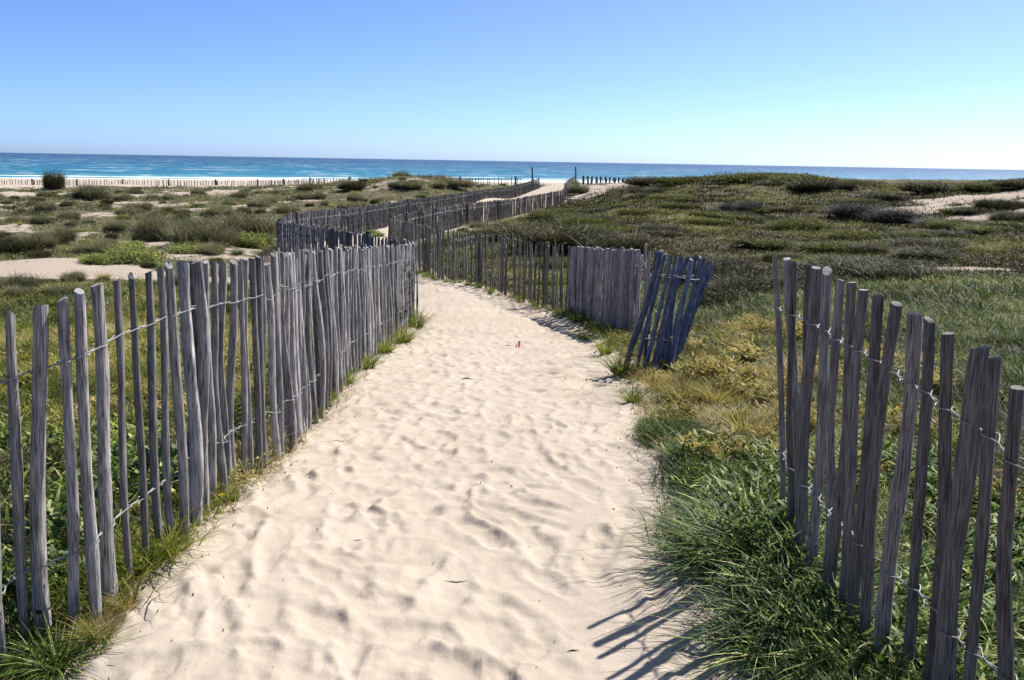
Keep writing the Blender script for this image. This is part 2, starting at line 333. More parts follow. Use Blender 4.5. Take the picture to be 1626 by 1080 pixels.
# the dunes also take the small fan under the camera
dq = Q[~onpath & ~onbeach]
fan = np.stack([np.full(na, cidx), In[0], I[0]], 1)
u, inv = np.unique(np.concatenate([dq.ravel(), fan.ravel()]), return_inverse=True)
me = npmesh('dune_ground', V[u], [inv[:dq.size].reshape(-1, 4), inv[dq.size:].reshape(-1, 3)], M_dune, {'sand': sandv[u]}, smooth=True)
ob('dune_ground', me, label='sandy dune ground with dark soil under the plants', cat='ground', kind='structure')
# ------------------------------------------------------------------ sea
def sea():
    m, n, l, b = newmat('sea_water'); tc = N(n, 'TexCoord')
    rot = N(n, 'Mapping'); rot.inputs['Rotation'].default_value = (0, 0, -atan(.4)); l.new(tc.outputs['Object'], rot.inputs[0])
    sp = N(n, 'SeparateXYZ'); l.new(rot.outputs[0], sp.inputs[0])     # y = distance off the shore line
    mp = N(n, 'Mapping'); mp.inputs['Scale'].default_value = (.035, .09, .1); l.new(rot.outputs[0], mp.inputs[0])
    nb = N(n, 'TexNoise', Scale=1., Detail=3.); l.new(mp.outputs[0], nb.inputs[0])
    dist = N(n, 'MapRange'); l.new(sp.outputs[1], dist.inputs[0]); dist.inputs[1].default_value = 205; dist.inputs[2].default_value = 1400
    cr = ramp(n, [(0, (.12, .34, .35)), (.06, (.025, .20, .27)), (.3, (.008, .125, .205)), (1, (.004, .07, .15))]); l.new(dist.outputs[0], cr.inputs[0])
    vr = ramp(n, [(.3, (.38, .48, .56)), (.6, (.74, .76, .80))]); l.new(nb.outputs[0], vr.inputs[0])
    base = mixc(n, l, 1., cr.outputs[0], vr.outputs[0], 'MULTIPLY')
    # white caps
    mc = N(n, 'Mapping'); mc.inputs['Scale'].default_value = (.05, .14, .1); l.new(rot.outputs[0], mc.inputs[0])
    nc = N(n, 'TexNoise', Scale=1.6, Detail=5., Roughness=.62); l.new(mc.outputs[0], nc.inputs[0])
    caps = ramp(n, [(.62, (0, 0, 0)), (.66, (1, 1, 1))]); l.new(nc.outputs[0], caps.inputs[0])
    # breakers: long lines parallel to the shore
    ms = N(n, 'Mapping'); ms.inputs['Scale'].default_value = (.018, .11, .1); l.new(rot.outputs[0], ms.inputs[0])
    ns = N(n, 'TexNoise', Scale=1., Detail=4., Roughness=.55); l.new(ms.outputs[0], ns.inputs[0])
    nearf = N(n, 'MapRange'); l.new(sp.outputs[1], nearf.inputs[0]); nearf.inputs[1].default_value = 207; nearf.inputs[2].default_value = 262; nearf.inputs[3].default_value = .16; nearf.inputs[4].default_value = -.07
    sm = N(n, 'Math', operation='ADD'); l.new(ns.outputs[0], sm.inputs[0]); l.new(nearf.outputs[0], sm.inputs[1])
    br = ramp(n, [(.60, (0, 0, 0)), (.63, (1, 1, 1))]); l.new(sm.outputs[0], br.inputs[0])
    foam = N(n, 'Math', operation='MAXIMUM'); l.new(caps.outputs[0], foam.inputs[0]); l.new(br.outputs[0], foam.inputs[1])
    l.new(mixc(n, l, foam.outputs[0], base, (.8, .82, .82)), b.inputs['Base Color'])
    rg = N(n, 'MapRange'); l.new(foam.outputs[0], rg.inputs[0]); rg.inputs[3].default_value = .36; rg.inputs[4].default_value = .9; l.new(rg.outputs[0], b.inputs['Roughness'])
    b.inputs['IOR'].default_value = 1.33; b.inputs['Specular IOR Level'].default_value = .3
    nw = N(n, 'TexNoise', Scale=.55, Detail=4., Roughness=.6); l.new(rot.outputs[0], nw.inputs[0])
    mw = N(n, 'Mapping'); mw.inputs['Scale'].default_value = (.04, .16, .1); l.new(rot.outputs[0], mw.inputs[0])
    nw2 = N(n, 'TexNoise', Scale=1., Detail=3.); l.new(mw.outputs[0], nw2.inputs[0])
    b1 = N(n, 'Bump', Strength=1., Distance=2.2); l.new(nw2.outputs[0], b1.inputs['Height'])
    b2 = N(n, 'Bump', Strength=1., Distance=.9); l.new(nw.outputs[0], b2.inputs['Height']); l.new(b1.outputs[0], b2.inputs['Normal'])
    l.new(b2.outputs[0], b.inputs['Normal'])
    xs = np.array([-40000, -6000, -1500, -500, 0, 500, 1500, 6000, 40000.]); ys = np.array([90, 400, 1500, 6000, 45000.])
    X, Y = np.meshgrid(xs, ys, indexing='ij'); vv = np.stack([X.ravel(), Y.ravel(), np.full(X.size, -3.4)], 1)
    I = np.arange(X.size).reshape(X.shape); q = np.stack([I[:-1, :-1], I[1:, :-1], I[1:, 1:], I[:-1, 1:]], -1).reshape(-1, 4)
    ob('sea', npmesh('sea', vv, [q], m), label='blue green sea with whitecaps and low breakers', cat='sea', kind='structure')
sea()
# ------------------------------------------------------------------ stakes and fences
def stake_mesh(name, mat, seed, split=False, rings=15, sides=9, flat=False):
    g = np.random.RandomState(seed); t = np.linspace(0, 1, rings); th = np.linspace(0, 2*pi, sides, endpoint=False)
    sec = 1+g.uniform(.05, .2)*np.cos(2*th+g.rand()*6)+g.uniform(.02, .09)*np.cos(3*th+g.rand()*6)
    if split: sec = sec*np.where(np.cos(th-g.rand()*6) > .35, .62, 1.)
    prof = (1.08-.2*t)*(1+.07*np.interp(t, np.linspace(0, 1, 8), g.normal(0, 1, 8)))
    kn = g.rand(); prof += .13*np.exp(-((t-kn)/.02)**2)*(g.rand() < .5)
    cx = np.interp(t, np.linspace(0, 1, 6), np.convolve(g.normal(0, .55, 8), [.25, .5, .25], 'valid')); cy = np.interp(t, np.linspace(0, 1, 6), np.convolve(g.normal(0, .55, 8), [.25, .5, .25], 'valid'))
    k = np.ones(3)/3; cx = np.convolve(np.pad(cx, 1, 'edge'), k, 'valid'); cy = np.convolve(np.pad(cy, 1, 'edge'), k, 'valid')
    cx -= np.interp(t, [0, 1], [cx[0], cx[-1]]); cy -= np.interp(t, [0, 1], [cy[0], cy[-1]])
    cx *= 2.0; cy *= 2.0
    rr = prof[:, None]*sec[None]*(1+g.normal(0, .03, (rings, sides)))
    X = cx[:, None]+rr*np.cos(th); Y = cy[:, None]+rr*np.sin(th); Z = np.repeat(t[:, None], sides, 1)
    sa, sb = g.normal(0, .010, 2); Z[-1] = 1-.002+sa*np.cos(th)*.5+sb*np.sin(th)*.5-.0015
    Vt = np.stack([X.ravel(), Y.ravel(), Z.ravel()], 1)
    # bevel ring and cap
    capr = np.stack([cx[-1]+rr[-1]*.95*np.cos(th), cy[-1]+rr[-1]*.95*np.sin(th), Z[-1]+.0015], 1)
    Vt = np.vstack([Vt, capr, [[cx[-1], cy[-1], Z[-1].mean()+.0016]]])
    I = np.arange((rings+1)*sides).reshape(rings+1, sides); J = np.roll(I, -1, 1)
    q = np.stack([I[:-1], J[:-1], J[1:], I[1:]], -1).reshape(-1, 4)
    c = len(Vt)-1; tr = np.stack([I[-1], J[-1], np.full(sides, c)], 1)
    sm = np.concatenate([np.full(len(q), 0. if flat else 1.), np.zeros(len(tr))])
    return npmesh(name, Vt, [q, tr], mat, smooth_mask=sm)
def tset(name, mat, n, seed, **k): return [stake_mesh(name, mat, seed+i, split=(i % 4 == 3), **k) for i in range(n)]
T_wood = tset('grey_stake', M_wood, 12, 100); T_brown = [stake_mesh('brown_stake', M_brown, 200+i, i % 3 == 0, 17, 7+i % 4, True) for i in range(12)]
T_olive = tset('olive_stake', M_olive, 8, 800, rings=9, sides=7); T_shade = tset('shade_stake', M_shade, 6, 900, rings=7, sides=6); T_far = tset('far_stake', M_olive, 6, 500, rings=5, sides=5)
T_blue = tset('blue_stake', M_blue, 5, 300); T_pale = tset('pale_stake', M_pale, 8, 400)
T_dark = tset('dark_far_stake', M_post, 4, 600, rings=5, sides=5); T_post = tset('post', M_post, 3, 700)
def mat_between(b, t, r):
    b = Vector(b); t = Vector(t); z = t-b; L_ = z.length; z = z/L_
    x = Vector((1, 0, 0)); y = z.cross(x).normalized(); x = y.cross(z)
    a = rs.uniform(0, 2*pi); x2 = x*cos(a)+y*sin(a); y2 = -x*sin(a)+y*cos(a)
    M = Matrix((x2*r, y2*r, z*L_)).transposed().to_4x4(); M.translation = b
    return M
def tube(P, rad, k=5):
    P = np.asarray(P, float); T = np.gradient(P, axis=0); T /= np.linalg.norm(T, axis=1)[:, None]+1e-9
    up = np.array([0, 0, 1.]); A = np.cross(T, up); A /= np.linalg.norm(A, axis=1)[:, None]+1e-6; B = np.cross(A, T)
    th = np.linspace(0, 2*pi, k, endpoint=False)
    ra = np.broadcast_to(rad, (len(P),))[:, None, None]
    V = (P[:, None]+ra*(A[:, None]*np.cos(th)[None, :, None]+B[:, None]*np.sin(th)[None, :, None])).reshape(-1, 3)
    I = np.arange(len(V)).reshape(-1, k); J = np.roll(I, -1, 1)
    return V, np.stack([I[:-1], J[:-1], J[1:], I[1:]], -1).reshape(-1, 4)
def join(parts):
    Vs = []; Qs = []; o = 0
    for v, q in parts: Vs.append(v); Qs.append(q+o); o += len(v)
    return np.vstack(Vs), np.vstack(Qs)
def fence(label, stakes, tmpl, fracs=(.84, .32), wr=.0021, group=None, posts=(), strands=2, name='stake_fence', ptm=None):
    """stakes: list of (base xyz, top xyz, radius)"""
    root = ob(name, None, loc=tuple(stakes[0][0]), label=label, cat='fence', group=group)
    off = Matrix.Translation(-Vector(stakes[0][0]))
    order = sorted(range(len(stakes)), key=lambda i: hypot(stakes[i][0][0], stakes[i][0][1]))
    keep = set(order[:100]); rest = []
    for i, (b, t, r_) in enumerate(stakes):
        me = tmpl[rs.randint(len(tmpl))]; M = off @ mat_between(b, t, r_)
        if i in keep:
            o = ob('stake', me, root); o.matrix_local = M
        else: rest.append((me, M))
    if rest:
        Vs = []; Qs = []; Ts = []; o_ = 0; cache = {}
        for me, M in rest:
            if me.name not in cache:
                v = np.empty(len(me.vertices)*3, np.float32); me.vertices.foreach_get('co', v)
                q = np.array([list(p.vertices) for p in me.polygons if len(p.vertices) == 4]); t = np.array([list(p.vertices) for p in me.polygons if len(p.vertices) == 3])
                cache[me.name] = (v.reshape(-1, 3), q, t)
            v, q, t = cache[me.name]; m3 = np.array(M)
            Vs.append(v @ m3[:3, :3].T+m3[:3, 3]); Qs.append(q+o_); Ts.append(t+o_); o_ += len(v)
        ob('distant_stakes', npmesh('distant_stakes', np.vstack(Vs), [np.vstack(Qs), np.vstack(Ts)], rest[0][0].materials[0], smooth=True), root, kind='stuff')
    o0 = np.array(stakes[0][0])
    for f in fracs:
        pts = []; rad = []
        for b, t, r_ in stakes:
            pts.append(np.array(b)*(1-f)+np.array(t)*f+[0, 0, rs.normal(0, .003)]); rad.append(r_)
        pts = np.array(pts)-o0; tang = np.stack([pts[min(i+4, len(pts)-1)]-pts[max(i-4, 0)] for i in range(len(pts))]); nrm = np.stack([tang[:, 1], -tang[:, 0], 0*tang[:, 0]], 1); nrm /= np.linalg.norm(nrm, axis=1)[:, None]+1e-9
        tn = tang/(np.linalg.norm(tang, axis=1)[:, None]+1e-9)
        parts = []
        for s in ((1, -1) if strands == 2 else (1,)):
            L_ = []
            for i in range(len(pts)):
                rr = rad[i]*1.12+wr; 
                if wr < .004:
                    L_.append(pts[i]+s*nrm[i]*rr*.7-tn[i]*rad[i]*.7); L_.append(pts[i]+s*nrm[i]*rr); L_.append(pts[i]+s*nrm[i]*rr*.7+tn[i]*rad[i]*.7)
                else: L_.append(pts[i]+s*nrm[i]*rr)
                if i < len(pts)-1:
                    mid = (pts[i]+pts[i+1])/2; mid[2] -= .004
                    dd = (pts[i+1]-pts[i]); dl = np.linalg.norm(dd)
                    if wr < .004 and dl > .06:
                        for k, ph in ((-.18, 1), (0, 0), (.18, -1)): L_.append(mid+dd*k+np.array([0, 0, s*ph*.003])+nrm[i]*s*.003*(1-abs(ph)))
                    else: L_.append(mid)
            parts.append(tube(L_, wr, 5 if wr < .004 else 3))
        Vw, Qw = join(parts); ob('wire', npmesh('wire', Vw, [Qw], M_wire, smooth=True), root)
    for b, t, r_ in posts:
        o = ob('post', (ptm or T_post)[rs.randint(3)], root); o.matrix_local = off @ mat_between(b, t, r_)
    return root
def along(L, spacing, rr=(.014, .022), lean=.02, jit=.025, sp_jit=.35, sink=.1):
    """walk a fence line and drop stakes at jittered spacing"""
    P, h = topline(L); d = np.r_[0, np.cumsum(np.hypot(np.diff(P[:, 0]), np.diff(P[:, 1])))]
    # smooth corners a little with a dense resample
    s = 0; out = []
    while s < d[-1]:
        X, Y, Z, hh = (np.interp(s, d, c) for c in (P[:, 0], P[:, 1], P[:, 2], h))
        X += rs.normal(0, jit*.5); Y += rs.normal(0, jit*.5); tz = Z+rs.normal(0, jit)
        bx, by = X+rs.normal(0, lean), Y+rs.normal(0, lean)
        out.append((bx, by, X, Y, tz, rs.uniform(*rr))); sp = spacing(s/d[-1]) if callable(spacing) else spacing
        s += sp*rs.uniform(1-sp_jit, 1+sp_jit)
    a = np.array(out); hz = H(a[:, 0], a[:, 1])-sink
    return [((r[0], r[1], min(z, r[4]-.5)), (r[2], r[3], r[4]), r[5]) for r, z in zip(a, hz)]
def px_stake(xt, yt, xb, yb, Y, wpx, sink=.1, dy=0):
    t = np.array(at(xt, yt, Y)); b = np.array(at(xb, yb, Y+dy)); 
    k = (t-b); g = H1(b[0], b[1])-sink; s = (t[2]-g)/(t[2]-b[2]); b2 = t-k*s
    dep = Y*cos(PITCH)+.25
    return (tuple(b2), tuple(t), wpx/F*dep/2*.92)
# left front fence: the twenty nearest stakes one by one, the rest along the line
nearL = [(-26, 512, 6, 1110, 22), (14.5, 495, 40, 1034, 23), (65, 484, 74, 1005, 23), (99, 474, 120, 1018, 18), (126, 461, 154, 989, 18), (153, 451, 174, 921, 22), (185, 443, 206, 908, 13), (209, 437, 230, 879, 12), (236, 431, 255, 869, 14), (254, 423, 272, 856, 13),
         (269, 420, 293, 853, 18), (290, 416, 307, 841, 21), (312, 415, 322, 827, 19), (327, 415, 335, 808, 13), (340, 415, 358, 768, 13), (354, 415, 360, 772, 13), (371, 415, 373, 759, 13), (381, 412, 389, 756, 10), (390, 411, 397, 746, 10), (400, 411, 410, 740, 11), (410, 407, 418, 733, 12)]
lx = [a for a, *_ in LEFT]; lY = [c for _, _, c, _ in LEFT]
L1 = []
for xt, yt, xb, yb, wp in nearL:
    Y = np.interp(xt, lx, lY)+rs.normal(0, .012); L1.append(px_stake(xt, yt, xb, yb, Y, wp))
rest = along([(418, 407, 4.62, HS)]+LEFT[5:], lambda u: .07+.04*u, (.014, .023), .02, .015)
L1 += rest
i1 = px_stake(299, 417, 312, 835, 3.86, 26, dy=0); i2 = px_stake(484, 398, 488, 680, 5.75, 22)
Pl, hl = topline(LEFT)
def posts_along(L, us, r=.04, up=.03, off=.05):
    P, h = topline(L); d = np.r_[0, np.cumsum(np.hypot(np.diff(P[:, 0]), np.diff(P[:, 1])))]; out = []
    for u in us:
        X, Y, Z = (np.interp(u*d[-1], d, P[:, i]) for i in range(3)); out.append(((X+off, Y+off, H1(X+off, Y+off)-.2), (X+off, Y+off, Z+up), r))
    return out
fence('long grey stake fence bound with two wires along the left edge of the sand path', L1, T_wood, posts=[i1, i2]+posts_along(LEFT, (.72,), .04, .02, -.06))
# its continuation, turning back to the left
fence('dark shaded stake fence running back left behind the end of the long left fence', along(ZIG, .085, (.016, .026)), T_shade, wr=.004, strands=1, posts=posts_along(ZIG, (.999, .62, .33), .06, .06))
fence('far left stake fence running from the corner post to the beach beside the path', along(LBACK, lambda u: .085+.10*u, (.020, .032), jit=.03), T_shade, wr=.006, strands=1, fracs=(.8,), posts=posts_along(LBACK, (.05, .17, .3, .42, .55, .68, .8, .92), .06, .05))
# right front fence
nearR = [(1230, 406, 1241, 782, 12), (1248, 410, 1256, 801, 20), (1262, 415, 1259, 812, 15), (1284, 421, 1267, 820, 12), (1296, 424, 1277, 801, 19), (1313, 429, 1290, 872, 18), (1334, 443, 1310, 833, 18), (1353, 447, 1316, 937, 19), (1371, 459, 1338, 963, 18), (1397, 469, 1360, 944, 21),
         (1424, 481, 1384, 976, 21), (1453, 497, 1403, 1067, 26), (1474, 506, 1441, 1093, 21), (1505, 528, 1471, 1093, 22), (1557, 550, 1497, 1119, 29), (1583, 567, 1539, 1112, 24), (1616, 614, 1596, 1158, 27), (1665, 650, 1640, 1250, 26), (1715, 690, 1690, 1330, 24), (1770, 740, 1740, 1420, 27), (1840, 800, 1800, 1520, 26), (1930, 880, 1890, 1640, 25)]
def Yline(px, py):
    r_ = ray(px, py); kx = r_[0]/r_[1]      # X = kx*Y ; X = 1.04+(3.5-Y)*.09
    return (1.04+.315)/(kx+.09)
Rf = []
for xt, yt, xb, yb, wp in nearR: Rf.append(px_stake(xt, yt, xb, yb, Yline(xt, yt), wp, sink=.08))
fence('brown grey stake fence nearest the camera on the right among dark grass', Rf, T_brown, fracs=(.84, .36), wr=.0023, name='stake_fence')
# right middle fence: loose ends, tight panel, open run
panel = along([(1014, 397, 11.1, 1.1), (908, 392, 14.3, 1.1)], .052, (.022, .030), .006, .012, .15)
fence('tight panel of pale grey stakes set edge to edge right of the path bend', panel, T_pale, wr=.003, strands=2)
fence('open run of weathered stakes curving round the right side of the path bend', along([(906, 393, 14.35, 1.1)]+RMID[3:], .10, (.012, .021), .03, .03), T_olive, wr=.004, strands=1, posts=posts_along(RMID, (.28, .45, .66, .8), .045, .0))
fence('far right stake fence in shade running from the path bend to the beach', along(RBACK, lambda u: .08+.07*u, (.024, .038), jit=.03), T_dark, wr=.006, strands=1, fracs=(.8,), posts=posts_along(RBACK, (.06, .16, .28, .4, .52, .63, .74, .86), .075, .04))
# blue leaning bundle
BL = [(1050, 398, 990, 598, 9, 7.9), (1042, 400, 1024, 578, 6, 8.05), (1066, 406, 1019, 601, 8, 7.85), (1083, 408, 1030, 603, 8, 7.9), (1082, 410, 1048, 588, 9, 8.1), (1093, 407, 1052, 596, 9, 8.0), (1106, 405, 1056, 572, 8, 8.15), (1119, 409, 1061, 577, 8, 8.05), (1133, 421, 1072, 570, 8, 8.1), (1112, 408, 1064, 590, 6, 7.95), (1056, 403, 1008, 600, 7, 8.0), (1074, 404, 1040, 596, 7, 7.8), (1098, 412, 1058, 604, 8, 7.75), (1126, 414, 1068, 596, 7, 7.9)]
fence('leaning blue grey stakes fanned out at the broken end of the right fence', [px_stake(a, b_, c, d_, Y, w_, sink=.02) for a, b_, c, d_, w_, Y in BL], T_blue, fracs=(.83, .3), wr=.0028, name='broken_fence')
fence('few loose thin stakes between the pale panel and the leaning blue stakes', along([(1034, 398, 10.2, 1.1), (1016, 397, 11.0, 1.1)], .2, (.014, .018), .03, .04), T_wood, wr=.003)
# beach fences
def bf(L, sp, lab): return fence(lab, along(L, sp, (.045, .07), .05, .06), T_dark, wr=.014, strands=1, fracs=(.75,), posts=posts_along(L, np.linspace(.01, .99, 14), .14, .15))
bf([(-120, 285, 128, 1.), (0, 285.5, 130, 1.), (400, 287, 126, 1.), (520, 283, 112, 1.), (830, 282, 110, 1.)], .42, 'long low fence across the beach left of the path')
bf([(925, 281, 118, 1.), (1020, 286, 112, 1.)], .5, 'short low fence on the beach right of the path mouth')
fence('low weathered fence on the crest of the right dune against the sea', along([(1350, 297, 60, 1.), (1400, 296, 61, 1.), (1475, 301, 62, 1.)], .22, (.03, .045), .05, .06), T_dark, wr=.008, strands=1, fracs=(.8,))
for (px, py, pb, Y, lab) in [(845, 266, 292, 92, 'thin dark pole leaning at the left of the path mouth'), (914, 265, 290, 90, 'thin dark pole standing at the right of the path mouth')]:
    t = at(px, py, Y); b = at(px+2*(px < 860), pb, Y); g = H1(b[0], b[1])-.2
    o = ob('marker_pole', T_post[0], label=lab, cat='pole', group='poles at the path mouth'); o.matrix_local = mat_between((b[0], b[1], g), t, .085)

# ------------------------------------------------------------------ plants
def blades(P, h, w, az, lean, curl, tint, seg=3):
    """arching tapered blades, returns verts, polys, tint"""
    n = len(P); ts = np.linspace(0, 1, seg+1); wd = (1-ts**1.6)
    d = np.stack([np.cos(az), np.sin(az), 0*az], 1); fa = az+pi/2+rs.normal(0, .7, n); s = np.stack([np.cos(fa), np.sin(fa), 0*az], 1)
    L_ = []
    for t, k in zip(ts[:-1], wd[:-1]):
        c = P+d*(h*(lean*t+curl*t*t))[:, None]+np.array([0, 0, 1.])*(h*(t-.55*curl*t**2.2-.25*lean*t))[:, None]
        L_ += [c-s*(w*k*.5)[:, None], c+s*(w*k*.5)[:, None]]
    t = 1.; L_.append(P+d*(h*(lean+curl))[:, None]+np.array([0, 0, 1.])*(h*(1-.55*curl-.25*lean))[:, None])
    V = np.stack(L_, 1).reshape(-1, 3); k = 2*seg+1; o = (np.arange(n)*k)[:, None]
    qs = [o+np.array([[2*i, 2*i+1, 2*i+3, 2*i+2]]) for i in range(seg-1)]
    tr = o+np.array([[2*seg-2, 2*seg-1, 2*seg]])
    tt = np.stack([np.clip(tint+(.10 if i >= 2*seg-2 else 0), 0, 1) for i in range(k)], 1).ravel()
    return V, (np.vstack(qs) if qs else np.zeros((0, 4), int)), tr, tt
def leaves(P, size, tint, up=.3):
    n = len(P); a = rs.normal(size=(n, 3)); a[:, 2] += up; a /= np.linalg.norm(a, axis=1)[:, None]; b = np.cross(a, rs.normal(size=(n, 3))); b /= np.linalg.norm(b, axis=1)[:, None]+1e-9
    s = np.asarray(size).reshape(-1, 1)*np.ones((n, 1)); V = np.stack([P-a*s, P+b*s*.38, P+a*s, P-b*s*.38], 1).reshape(-1, 3)
    return V, (np.arange(n)*4)[:, None]+np.arange(4), np.zeros((0, 3), int), np.repeat(tint, 4)
def packs(name, L_, mat):
    Vs, Qs, Ts, Tt = [], [], [], []; o = 0
    for v, q, t, tt in L_: Vs.append(v); Qs.append(q+o); Ts.append(t+o); Tt.append(tt); o += len(v)
    pol = [x for x in (np.vstack(Qs), np.vstack(Ts)) if len(x)]
    return npmesh(name, np.vstack(Vs), pol, mat, {'tint': np.concatenate(Tt)})
def tuft_blades(P, k, h, w, spread, lean=(.1, .6), curl=(.0, .5), tint=.5, tj=.15, seg=3):
    """k blades round each root point"""
    n = len(P); PP = np.repeat(P, k, 0)+np.c_[rs.normal(0, 1, (n*k, 2))*np.repeat(np.broadcast_to(spread, n), k)[:, None], np.zeros(n*k)]
    hh = np.repeat(np.broadcast_to(h, n), k)*rs.uniform(.45, 1.15, n*k); ww = np.repeat(np.broadcast_to(w, n), k)*rs.uniform(.6, 1.3, n*k)
    ti = np.clip(np.repeat(np.broadcast_to(tint, n), k)+rs.normal(0, tj, n*k), 0, 1)
    return blades(PP, hh, ww, rs.uniform(0, 2*pi, n*k), rs.uniform(*lean, n*k), rs.uniform(*curl, n*k), ti, seg)
def scatter(n, r0, r1, a0, a1, power=1.):
    th = np.radians(rs.uniform(a0, a1, n)); u = rs.rand(n); r_ = (r0**power+(r1**power-r0**power)*u)**(1/power) if power else r0*(r1/r0)**u
    return r_*np.sin(th), r_*np.cos(th)
def ground(x, y, dz=0): return np.stack([x, y, H(x, y)+dz], 1)
lfx = np.array([p[1] for p in chain(LEFT)]); lfX = np.array([p[0] for p in chain(LEFT)])
def sandat(x, y):
    # nearest sand value, sampled from the polar grid
    r_ = np.hypot(x, y); a = np.arctan2(x, y); i = np.clip(np.searchsorted(rad, r_), 0, nr-1)
    j = np.clip(((a-ang[0])/(ang[859]-ang[0])*859).astype(int), 0, 859); return sandv[:-1].reshape(nr, na)[i, j]
def keepers(x, y, margin=.0, sandmax=.6):
    # shift so tufts stay off the path
    ins = inside(x, y, POLY); d = seg_d(x, y, POLY)
    k = (~ins) & (d > margin) & (y < 104+12*fbm(x/9, y/9, 71))
    return k & ((sandat(x, y) < sandmax) | (d < .6) | (rs.rand(len(x)) < .06))
def isright(x, y):
    # right of the path as seen from the camera
    Xc = np.interp(y, [0, 13, 17, 25, 26, 70, 90, 110], [0, 0, -1, -3.3, -3.3, 4.0, 6.3, 9]); return x > Xc
# --- right hill: low heath with pale and yellow patches
x, y = scatter(62000, 13, 82, -14, 40, 0.); k = keepers(x, y, .25) & isright(x, y); x, y = x[k], y[k]
P = ground(x, y, -.02); r_ = np.hypot(x, y); pn = fbm(x/2.2, y/4, 201, 4); pn2 = fbm(x/.7, y/.9, 205, 3)
ti = np.clip(.22+(pn-.5)*1.8+(pn2-.5)*1.2+.5*(rs.rand(len(x)) < .05), 0, 1); hh = (.07+.0013*r_)*(.6+1.3*pn2)
L_ = [tuft_blades(P, 6, hh, np.maximum(.010, r_*.00085), .05+r_*.0035, (.2, .9), (0, .5), ti, .12, 2)]
lv = np.repeat(P, 2, 0)+np.c_[rs.normal(0, 1, (len(P)*2, 2))*np.repeat(.05+r_*.003, 2)[:, None], rs.rand(len(P)*2)*np.repeat(hh, 2)*.8]
L_.append(leaves(lv, np.repeat(np.maximum(.014, r_*.0012), 2), np.clip(np.repeat(ti, 2)+rs.normal(0, .13, len(lv)), 0, 1)))
ob('heath_cover', packs('heath_cover', L_, M_heath), label='low dark olive heath covering the right dune', cat='ground cover', kind='stuff')
# --- small yellow and white flower heads over the right hill
x, y = scatter(900, 12, 50, -8, 38, 0.); k = keepers(x, y, .8) & isright(x, y) & (fbm(x/3, y/4, 301) > .46); x, y = x[k], y[k]
P = ground(x, y, .12+.1*rs.rand(len(x))); r_ = np.hypot(x, y)
ob('wild_flowers', packs('wild_flowers', [leaves(P, .012+r_*.0005, rs.rand(len(x)))], foliage_mat('petals', [(0, (.8, .68, .06)), (.8, (.8, .72, .15)), (1, (.8, .78, .6))], .4)), label='scattered small yellow flower heads on the right dune', cat='flowers', kind='stuff')
# --- left flat: sparse scrub between bare sand
x, y = scatter(52000, 14, 108, -40, 8, 0.); k = keepers(x, y, .4, .5) & ~isright(x, y) & (fbm(x/1.3, y/1.8, 211, 3) > .41); x, y = x[k], y[k]
P = ground(x, y, -.02); r_ = np.hypot(x, y); pn = fbm(x/2.4, y/4, 221, 3); pn2 = fbm(x/.8, y/.9, 225, 3)
ti = np.clip(.42+(pn-.5)*1.5+(pn2-.5)*.6, 0, 1); hh = (.08+.0016*r_)*(.5+1.4*pn2)
L_ = [tuft_blades(P, 6, hh, np.maximum(.010, r_*.0008), .05+r_*.003, (.2, .9), (0, .5), ti, .14, 2)]
lv = np.repeat(P, 3, 0)+np.c_[rs.normal(0, 1, (len(P)*3, 2))*np.repeat(.06+r_*.003, 3)[:, None], rs.rand(len(P)*3)*np.repeat(hh, 3)]
L_.append(leaves(lv, np.repeat(np.maximum(.014, r_*.0010), 3), np.clip(np.repeat(ti, 3)+rs.normal(0, .13, len(lv)), 0, 1)))
ob('scrub_cover', packs('scrub_cover', L_, M_scrub), label='patchy grey green scrub growing on the sandy left dune flat', cat='ground cover', kind='stuff')
# --- meadow behind the left fence
x, y = scatter(21000, 1.9, 19, -42, -2, .6); xl = np.interp(y, lfx, lfX); k = (x < xl-.03+.0*y) & ~inside(x, y, POLY) & (sandat(x, y) < .9) & ~isright(x, y); x, y = x[k], y[k]
P = ground(x, y, -.02); r_ = np.hypot(x, y); pn = fbm(x/.9, y/1.2, 231, 3); pn2 = fbm(x/.35, y/.4, 232, 2)
ti = np.clip(.46+(pn-.5)*2.2, 0, 1); ti = np.where(r_ < 4.4, ti*.8, ti)
hh = np.where(r_ < 5, .20, .15+.002*r_)*(.2+1.6*pn2)
L_ = [tuft_blades(P, 8, hh, np.maximum(.007, r_*.0010), .05+r_*.002, (.1, .9), (0, .8), ti, .16, 3)]
lv = np.repeat(P, 4, 0)+np.c_[rs.normal(0, 1, (len(P)*4, 2))*.07, rs.rand(len(P)*4)*np.repeat(hh, 4)*.6]
L_.append(leaves(lv, np.repeat(np.maximum(.015, r_*.0016), 4), np.clip(np.repeat(ti, 4)+rs.normal(-.05, .25, len(lv)), 0, 1)))
ob('meadow_grass', packs('meadow_grass', L_, M_grass), label='rough green and straw grass behind the left fence', cat='grass', kind='stuff')
x, y = scatter(15000, 1.9, 19, -42, -2, .6); xl = np.interp(y, lfx, lfX); k = (x < xl-.03) & ~inside(x, y, POLY) & (sandat(x, y) < .9) & ~isright(x, y) & (fbm(x/.8, y/1.1, 236, 3) > .45); x, y = x[k], y[k]
P = ground(x, y, -.02); r_ = np.hypot(x, y); pn = fbm(x/.7, y/.9, 237, 3); pn2 = fbm(x/.35, y/.4, 238, 2); hh = np.where(r_ < 5, .20, .15+.002*r_)*(.2+1.5*pn2)
L_ = [tuft_blades(P, 8, hh, np.maximum(.006, r_*.0010), .05+r_*.002, (.1, 1.), (0, .9), np.clip(.5+(pn-.5)*2, 0, 1), .22, 3)]
